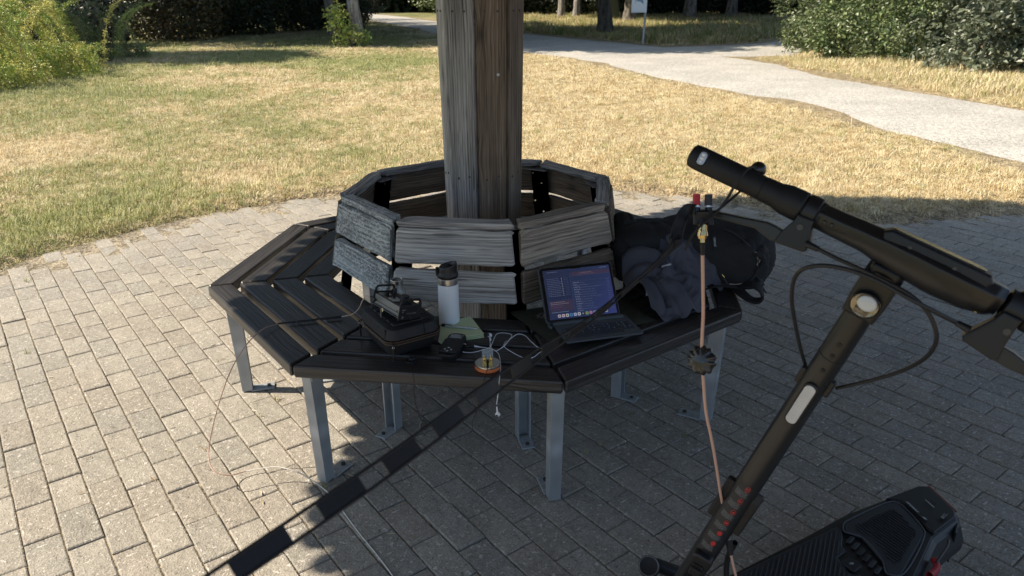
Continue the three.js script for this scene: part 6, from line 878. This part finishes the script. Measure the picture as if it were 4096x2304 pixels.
// right hedge beside the path
const HG = 'bushes of the hedge right of the path';
bush('leafy green bush at the far end of the right hedge beside the side path', 8.1, 19.6, [[0, 0, 0.9, 1.4, 1.5, 1.3], [0.5, 0.8, 1.9, 1.3, 1.5, 1.3], [-0.7, -0.9, 0.45, 0.7, 0.8, 0.6]], greens.hedge, leafSmall, 40, HG, { gap: 0.55, sprigs: 26 });
bush('bright leafed bush with pale young shoots in the middle of the right hedge', 8.3, 16.9, [[0, 0, 1.1, 1.5, 1.5, 1.4], [0.4, -0.3, 2.0, 1.4, 1.5, 1.3], [-0.5, -0.4, 0.6, 1.0, 1.1, 0.7]], [...greens.hedge, C(0.13, 0.18, 0.06)], leafSmall, 40, HG, { gap: 0.55, sprigs: 30 });
bush('grey-green maple leafed bush in the right hedge in front of a trunk', 8.9, 14.6, [[0, 0, 1.0, 1.4, 1.5, 1.3], [0.5, 0, 2.1, 1.5, 1.5, 1.2], [-0.3, -0.6, 0.55, 1.0, 0.9, 0.65]], greens.grey, leafMid, 26, HG, { gap: 0.55, sprigs: 26, scale: [0.5, 1.2] });
bush('dark green bush at the near right end of the hedge by the frame edge', 9.8, 12.6, [[0, 0, 1.0, 1.5, 1.4, 1.3], [0.4, 0.2, 2.0, 1.6, 1.5, 1.3], [-0.5, -0.3, 0.5, 0.9, 0.9, 0.6]], greens.hedge, leafMid, 28, HG, { gap: 0.55, sprigs: 26, scale: [0.5, 1.25] });
tree('grey trunk rising out of the right hedge behind the leafy bushes', 9.6, 17.2, 0.2, 9, [0.4, 0.2], bark[0], greens.hedge, [[0.5, 0, 8.5, 2.6, 2.6, 2.2], [1.8, 0.5, 7, 2, 2, 1.6]], 'trees');
tree('brown trunk showing through the top of the right hedge', 10.3, 14.4, 0.26, 9, [0.3, 0.4], bark[2], greens.hedge, [[0.5, 0.4, 8.5, 2.6, 2.6, 2.2], [1.9, 0.5, 7, 2, 2, 1.6]], 'trees');
// left: sunlit arching shoots in front of a dark thicket
{
  const shoots = (label, x, y, spread, n, hh, cols, grp) => {
    const t = thing('shrub', label, 'shrub', W(x, y, 0), grp), stems = [], L = [];
    for (let i = 0; i < n; i++) {
      const a = rnd() * 6.3, r = Math.sqrt(rnd()) * spread, bx = Math.cos(a) * r, by = Math.sin(a) * r, long = i % 3 === 0, h = hh * (long ? rr(0.9, 1.35) : rr(0.12, 0.34)), la = rr(-0.8, 0.8) + (rnd() < 0.85 ? PI : 0), l = h * (long ? rr(0.45, 0.9) : rr(0.3, 0.8)), pts = [W(bx, by, 0), W(bx + Math.cos(la) * l * 0.25, by + Math.sin(la) * l * 0.25, h * 0.55), W(bx + Math.cos(la) * l * 0.65, by + Math.sin(la) * l * 0.65, h * 0.92), W(bx + Math.cos(la) * l, by + Math.sin(la) * l, h)], c = new THREE.CatmullRomCurve3(pts);
      stems.push(new THREE.TubeGeometry(c, 8, 0.006, 4)); const col = pick(cols), m = Math.round(h * (long ? 60 : 30));
      for (let k = 0; k < m; k++) { const p = c.getPointAt(Math.pow(rnd(), 0.85)), q = long ? 0.022 : 0.06; L.push([p.x + rr(-q, q), -p.z + rr(-q, q), p.y + rr(-q, q), rnd() * 6.3, long ? rr(0.22, 0.42) : rr(0.35, 0.7), rr(0, 1), col.clone().multiplyScalar(rr(0.7, 1.25))]); }
    }
    mesh('stem', merge(stems), std(C(0.25, 0.22, 0.1), 0.8), t); scatter('leaves', null, leafSmall, leafM, L, t);
  };
  const SG = 'sunlit shrubs at the left edge';
  shoots('bright yellow-green arching shrub at the far left edge of the lawn', -9.4, 13.0, 1.4, 280, 1.2, greens.fresh, SG);
  shoots('tall sunlit shrub with long arching shoots left of the dark thicket', -9.8, 15.6, 1.4, 260, 1.35, greens.fresh, SG);
  shoots('shaded green arching shrub beside the brown thicket on the left', -9.9, 18.4, 1.2, 160, 1.1, [...greens.fresh.slice(0, 1), ...greens.hedge], SG);
  shoots('low yellowish scrub at the foot of the left shrubs on the lawn edge', -8.7, 14.4, 1.0, 220, 0.5, greens.fresh, SG);
}
const TG = 'bushes of the dark thicket on the left';
const low = () => [[0, 0, 0.8, 1.3, 1.4, 0.85], [rr(-0.3, 0.3), 0.6, 1.3, 1.2, 1.3, 0.8], [0.3, -0.9, 0.5, 1.0, 0.9, 0.55]];
const lob = (s) => [[0, 0, 1.1 * s, 1.7 * s, 1.6 * s, 1.3 * s], [rr(-0.5, 0.5), 0.3, 2.5 * s, 1.8 * s, 1.7 * s, 1.4 * s], [0.4, -0.6 * s, 0.6 * s, 1.1 * s, 1 * s, 0.7 * s]];
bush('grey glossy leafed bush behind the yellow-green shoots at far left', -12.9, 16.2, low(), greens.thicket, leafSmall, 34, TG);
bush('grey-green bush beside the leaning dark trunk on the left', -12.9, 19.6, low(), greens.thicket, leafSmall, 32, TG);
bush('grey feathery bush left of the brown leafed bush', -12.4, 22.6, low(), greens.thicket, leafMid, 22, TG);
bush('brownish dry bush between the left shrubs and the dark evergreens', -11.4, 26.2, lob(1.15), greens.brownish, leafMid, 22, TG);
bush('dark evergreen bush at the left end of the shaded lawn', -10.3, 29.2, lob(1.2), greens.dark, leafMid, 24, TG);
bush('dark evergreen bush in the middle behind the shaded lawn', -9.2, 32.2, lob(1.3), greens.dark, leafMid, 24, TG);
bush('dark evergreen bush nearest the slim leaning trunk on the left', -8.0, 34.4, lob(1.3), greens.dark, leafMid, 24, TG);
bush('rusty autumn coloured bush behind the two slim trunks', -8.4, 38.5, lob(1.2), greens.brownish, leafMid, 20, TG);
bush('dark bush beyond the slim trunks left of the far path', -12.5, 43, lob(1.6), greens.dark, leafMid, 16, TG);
// trees whose trunks or shade are in view
const TR = 'trees';
const crown = (s, h) => [[0, 0, h, 2.3 * s, 2.3 * s, 1.7 * s], [1.3 * s, 0.4, h - 0.8, 1.8 * s, 1.8 * s, 1.3 * s], [-1.3 * s, -0.3, h - 0.4, 1.8 * s, 1.8 * s, 1.4 * s]];
tree('slim dark leaning tree left of the pale trunk beside the shaded lawn', -6.15, 27.6, 0.2, 9, [-0.9, 0.3], bark[0], greens.hedge, crown(1.5, 8), TR);
tree('pale grey trunk with young shoots round its foot left of the post', -4.4, 22.5, 0.19, 8.5, [-0.35, 0.4], bark[1], greens.hedge, crown(1.25, 8), TR);
bush('fresh green young shoots around the foot of the pale trunk', -4.62, 22.3, [[0.1, 0, 0.25, 0.5, 0.4, 0.3], [-0.25, 0, 0.7, 0.25, 0.22, 0.4]], greens.fresh, leafSmall, 60, null, { name: 'sapling', cat: 'young shoots' });
tree('dark leaning trunk in the left thicket behind the arching shoots', -12.0, 17.9, 0.3, 8, [-2.4, 1], bark[2], greens.dark, crown(0.8, 7.5).map(([x, y, z, ...r]) => [x - 2.6, y + 1, z, ...r]), TR);
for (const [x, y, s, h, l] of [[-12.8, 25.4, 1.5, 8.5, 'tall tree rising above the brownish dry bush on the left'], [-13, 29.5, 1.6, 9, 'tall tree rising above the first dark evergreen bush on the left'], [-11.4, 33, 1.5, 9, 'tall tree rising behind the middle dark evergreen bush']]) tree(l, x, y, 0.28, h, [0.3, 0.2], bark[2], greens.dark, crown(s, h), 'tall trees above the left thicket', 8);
tree('thin pale twin trunks beyond the path right of the post', 2.75, 42.5, 0.19, 9, [0.1, 0.2], bark[1], greens.hedge, crown(1.8, 9), TR, 8);
tree('second thin pale trunk close beside its twin right of the post', 3.55, 43, 0.19, 9, [0.35, 0.2], bark[1], greens.hedge, crown(1.8, 9), TR, 8);
tree('thick mossy trunk behind the dark trunk beyond the path', 4.95, 39.5, 0.46, 11, [0.2, 0.2], std(C(0.1, 0.1, 0.05), 0.95), greens.hedge, crown(2.2, 10), TR, 8);
tree('dark gnarled trunk standing on the grass left of the sign', 3.35, 27.7, 0.25, 8, [-0.5, 0.2], bark[2], greens.hedge, [...crown(2.0, 8), [2, -4.5, 8, 2.3, 2, 1.4], [-2.2, -4, 8.3, 2.2, 1.9, 1.3], [4.5, -3, 8.4, 2.2, 2, 1.4]], TR);
tree('grey trunk directly left of the white sign farther back', 5.6, 37, 0.29, 10, [0.2, 0.2], bark[0], greens.hedge, crown(2.2, 9.5), TR, 8);
tree('brown trunk with sunlit bark right of the white sign', 9.3, 41, 0.31, 10, [0.1, 0.2], bark[0], greens.hedge, crown(2.2, 9.5), TR, 8);
tree('slim straight trunk farthest right in front of the dark wood', 11.9, 42.5, 0.27, 10, [0.1, 0.2], bark[0], greens.hedge, crown(2.2, 9.5), TR, 8);
const FG = 'bushes of the dark wood behind the far trees';
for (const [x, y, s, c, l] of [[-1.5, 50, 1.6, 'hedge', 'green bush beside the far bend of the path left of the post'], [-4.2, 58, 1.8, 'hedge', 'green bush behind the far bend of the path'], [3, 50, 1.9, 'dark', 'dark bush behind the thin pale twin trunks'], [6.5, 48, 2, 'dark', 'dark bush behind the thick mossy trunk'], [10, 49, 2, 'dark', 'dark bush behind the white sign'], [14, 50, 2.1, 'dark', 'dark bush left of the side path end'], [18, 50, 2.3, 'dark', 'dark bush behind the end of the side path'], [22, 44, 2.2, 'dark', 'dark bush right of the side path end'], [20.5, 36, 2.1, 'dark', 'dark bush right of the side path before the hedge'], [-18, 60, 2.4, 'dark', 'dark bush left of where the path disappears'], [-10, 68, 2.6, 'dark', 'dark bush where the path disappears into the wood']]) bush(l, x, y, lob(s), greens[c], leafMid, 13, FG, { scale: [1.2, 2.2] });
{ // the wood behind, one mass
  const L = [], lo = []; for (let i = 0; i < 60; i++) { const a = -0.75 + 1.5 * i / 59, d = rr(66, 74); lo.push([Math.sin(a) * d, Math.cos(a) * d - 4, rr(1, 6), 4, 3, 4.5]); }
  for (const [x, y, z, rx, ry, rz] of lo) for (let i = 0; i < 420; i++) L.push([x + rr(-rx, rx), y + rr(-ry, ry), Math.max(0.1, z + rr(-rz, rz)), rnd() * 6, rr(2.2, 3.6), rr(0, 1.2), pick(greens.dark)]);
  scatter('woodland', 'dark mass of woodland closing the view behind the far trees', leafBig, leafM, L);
}
// small plants in the joints
{
  const g = bladeGeo(9, 0.01, 0.035, 0.0022, 0.012, 1.0, 77); seed = 555;
  for (const [sx, sy, k, l] of [[2345, 1815, 1.6, 'dry tuft in a joint right of the front right bench leg'], [2405, 1785, 1.6, 'pale upright tuft at a joint crossing behind the dry tuft right of the bench leg'], [2525, 1655, 1.3, 'small tuft in a joint between bench and scooter stem'], [1105, 1600, 1.7, 'straw tuft in the wide joint left of the front left bench leg'], [1040, 1672, 1.3, 'greyish tuft in the joint just left of the straw tuft'], [1298, 1948, 1.7, 'green tuft at the foot of the front left bench leg'], [1315, 1806, 1.3, 'brown tuft right of the front left bench leg'], [2195, 1905, 1.1, 'pale sprout beside the front right bench leg'], [105, 1128, 1.9, 'green tuft at the left edge of the paving near the lawn'], [645, 1130, 1.5, 'small yellow tuft on the paving left of the bench'], [110, 1415, 1.3, 'tuft in a long joint at the far left of the paving'], [2738, 1748, 1.2, 'tiny tuft in a joint under the pink cable']]) { const p = atH(sx, sy, 0), t = thing('weed', l, 'weed', p.setY(-0.004), 'tufts in the paving joints'); const m = mesh('blades', g, /straw|dry|pale|yellow|brown/.test(l) ? std(C(0.42, 0.38, 0.2), 0.8) : std(C(0.24, 0.27, 0.09), 0.8), t); m.rotation.y = rnd() * 6; m.scale.setScalar(k * rr(0.8, 1.1)); }
  const M2 = []; for (let i = 0; i < 5200; i++) { const th = -52.9 * PI / 180, r = Math.floor(rr(-45, 45)), a = rr(-4, 4), o = [-1.5667, 2.9027], along = rnd() < 0.8, cc = along ? r * 0.1 : rr(-4, 4), aa = along ? a : Math.floor(rr(-30, 30)) * 0.1, x = o[0] + Math.cos(th) * aa - Math.sin(th) * cc, y = o[1] + Math.sin(th) * aa + Math.cos(th) * cc, e = inPaving(x, y); if (e < 0.02 || vn(x * 2.2, y * 2.2, 48) < 0.52 - 0.35 * sstep(0.9, 0.1, e) + (x > 0 ? 0.15 : 0)) continue; M2.push([x, y, -0.006, rnd() * 6, rr(0.15, 0.42) * (e < 0.4 ? 1.5 : 1), 0.4, pick([C(0.42, 0.35, 0.2), C(0.3, 0.27, 0.12), C(0.5, 0.42, 0.26)])]); }
  scatter('joint_moss', 'dry moss and straw in the joints of the paving', bladeGeo(10, 0.008, 0.03, 0.004, 0.03, 2.2, 78), grassM, M2);
}
// scraps of straw and leaf litter on paving and path
{
  const tri = new THREE.BufferGeometry(); tri.setAttribute('position', new THREE.Float32BufferAttribute([-0.5, 0, -0.06, 0.5, 0.03, 0, -0.1, 0.08, 0.08, -0.5, 0, -0.06, 0.1, 0.05, -0.09, 0.5, 0.03, 0], 3)); tri.computeVertexNormals(); const L = []; seed = 321;
  for (let i = 0; i < 1500; i++) { const x = rr(-3.2, 4), y = rr(0.9, 5.8), e = inPaving(x, y); if (e < 0 || rnd() < 0.6 * sstep(0.1, 1, e)) continue; L.push([x, y, 0.002, rnd() * 6.3, rr(0.012, 0.035) * (rnd() < 0.1 ? 1.6 : 1), 0.1, pick([C(0.5, 0.43, 0.27), C(0.6, 0.55, 0.42), C(0.3, 0.22, 0.12), C(0.12, 0.1, 0.07)])]); }
  scatter('litter', 'scraps of straw and dry leaf lying on the paving', tri, std(C(1, 1, 1), 0.9, 0, { side: THREE.DoubleSide }), L);
}
// sign
{
  const t = thing('path_sign', 'white sign board on a thin grey pole beside the gravel path', 'sign', W(3.9, 23.05, 0)); t.rotation.y = 0.12;
  const pole = mesh('pole', rod(W(0.02, 0, -0.1), W(0.06, 0, 2.5), 0.034, 0.034, 14), M.steel, t);
  const b = mesh('board', box(0.46, 0.95, 0.025, 0.01).translate(-0.17, 1.36, 0.05), std(C(0.62, 0.66, 0.7), 0.5), t);
  const tx = canvasTex(256, 384, (x, w, h) => { x.fillStyle = '#d5dde3'; x.fillRect(0, 0, w, h); x.fillStyle = '#8fa9bd'; x.beginPath(); x.ellipse(120, 255, 80, 50, -0.5, 0, 7); x.fill(); x.fillStyle = '#d5dde3'; x.beginPath(); x.ellipse(110, 275, 60, 40, -0.4, 0, 7); x.fill(); x.fillStyle = '#6f8fa8'; x.beginPath(); x.moveTo(60, 260); x.lineTo(190, 210); x.lineTo(200, 300); x.lineTo(150, 270); x.fill(); x.fillStyle = '#93a3ae'; x.fillRect(40, 120, 175, 12); x.fillRect(40, 145, 140, 12); });
  mesh('print', new THREE.PlaneGeometry(0.42, 0.89).translate(-0.17, 1.36, 0.066), std(C(1, 1, 1), 0.5, 0, { map: tx }), b);
}
renderer.render(scene, camera);
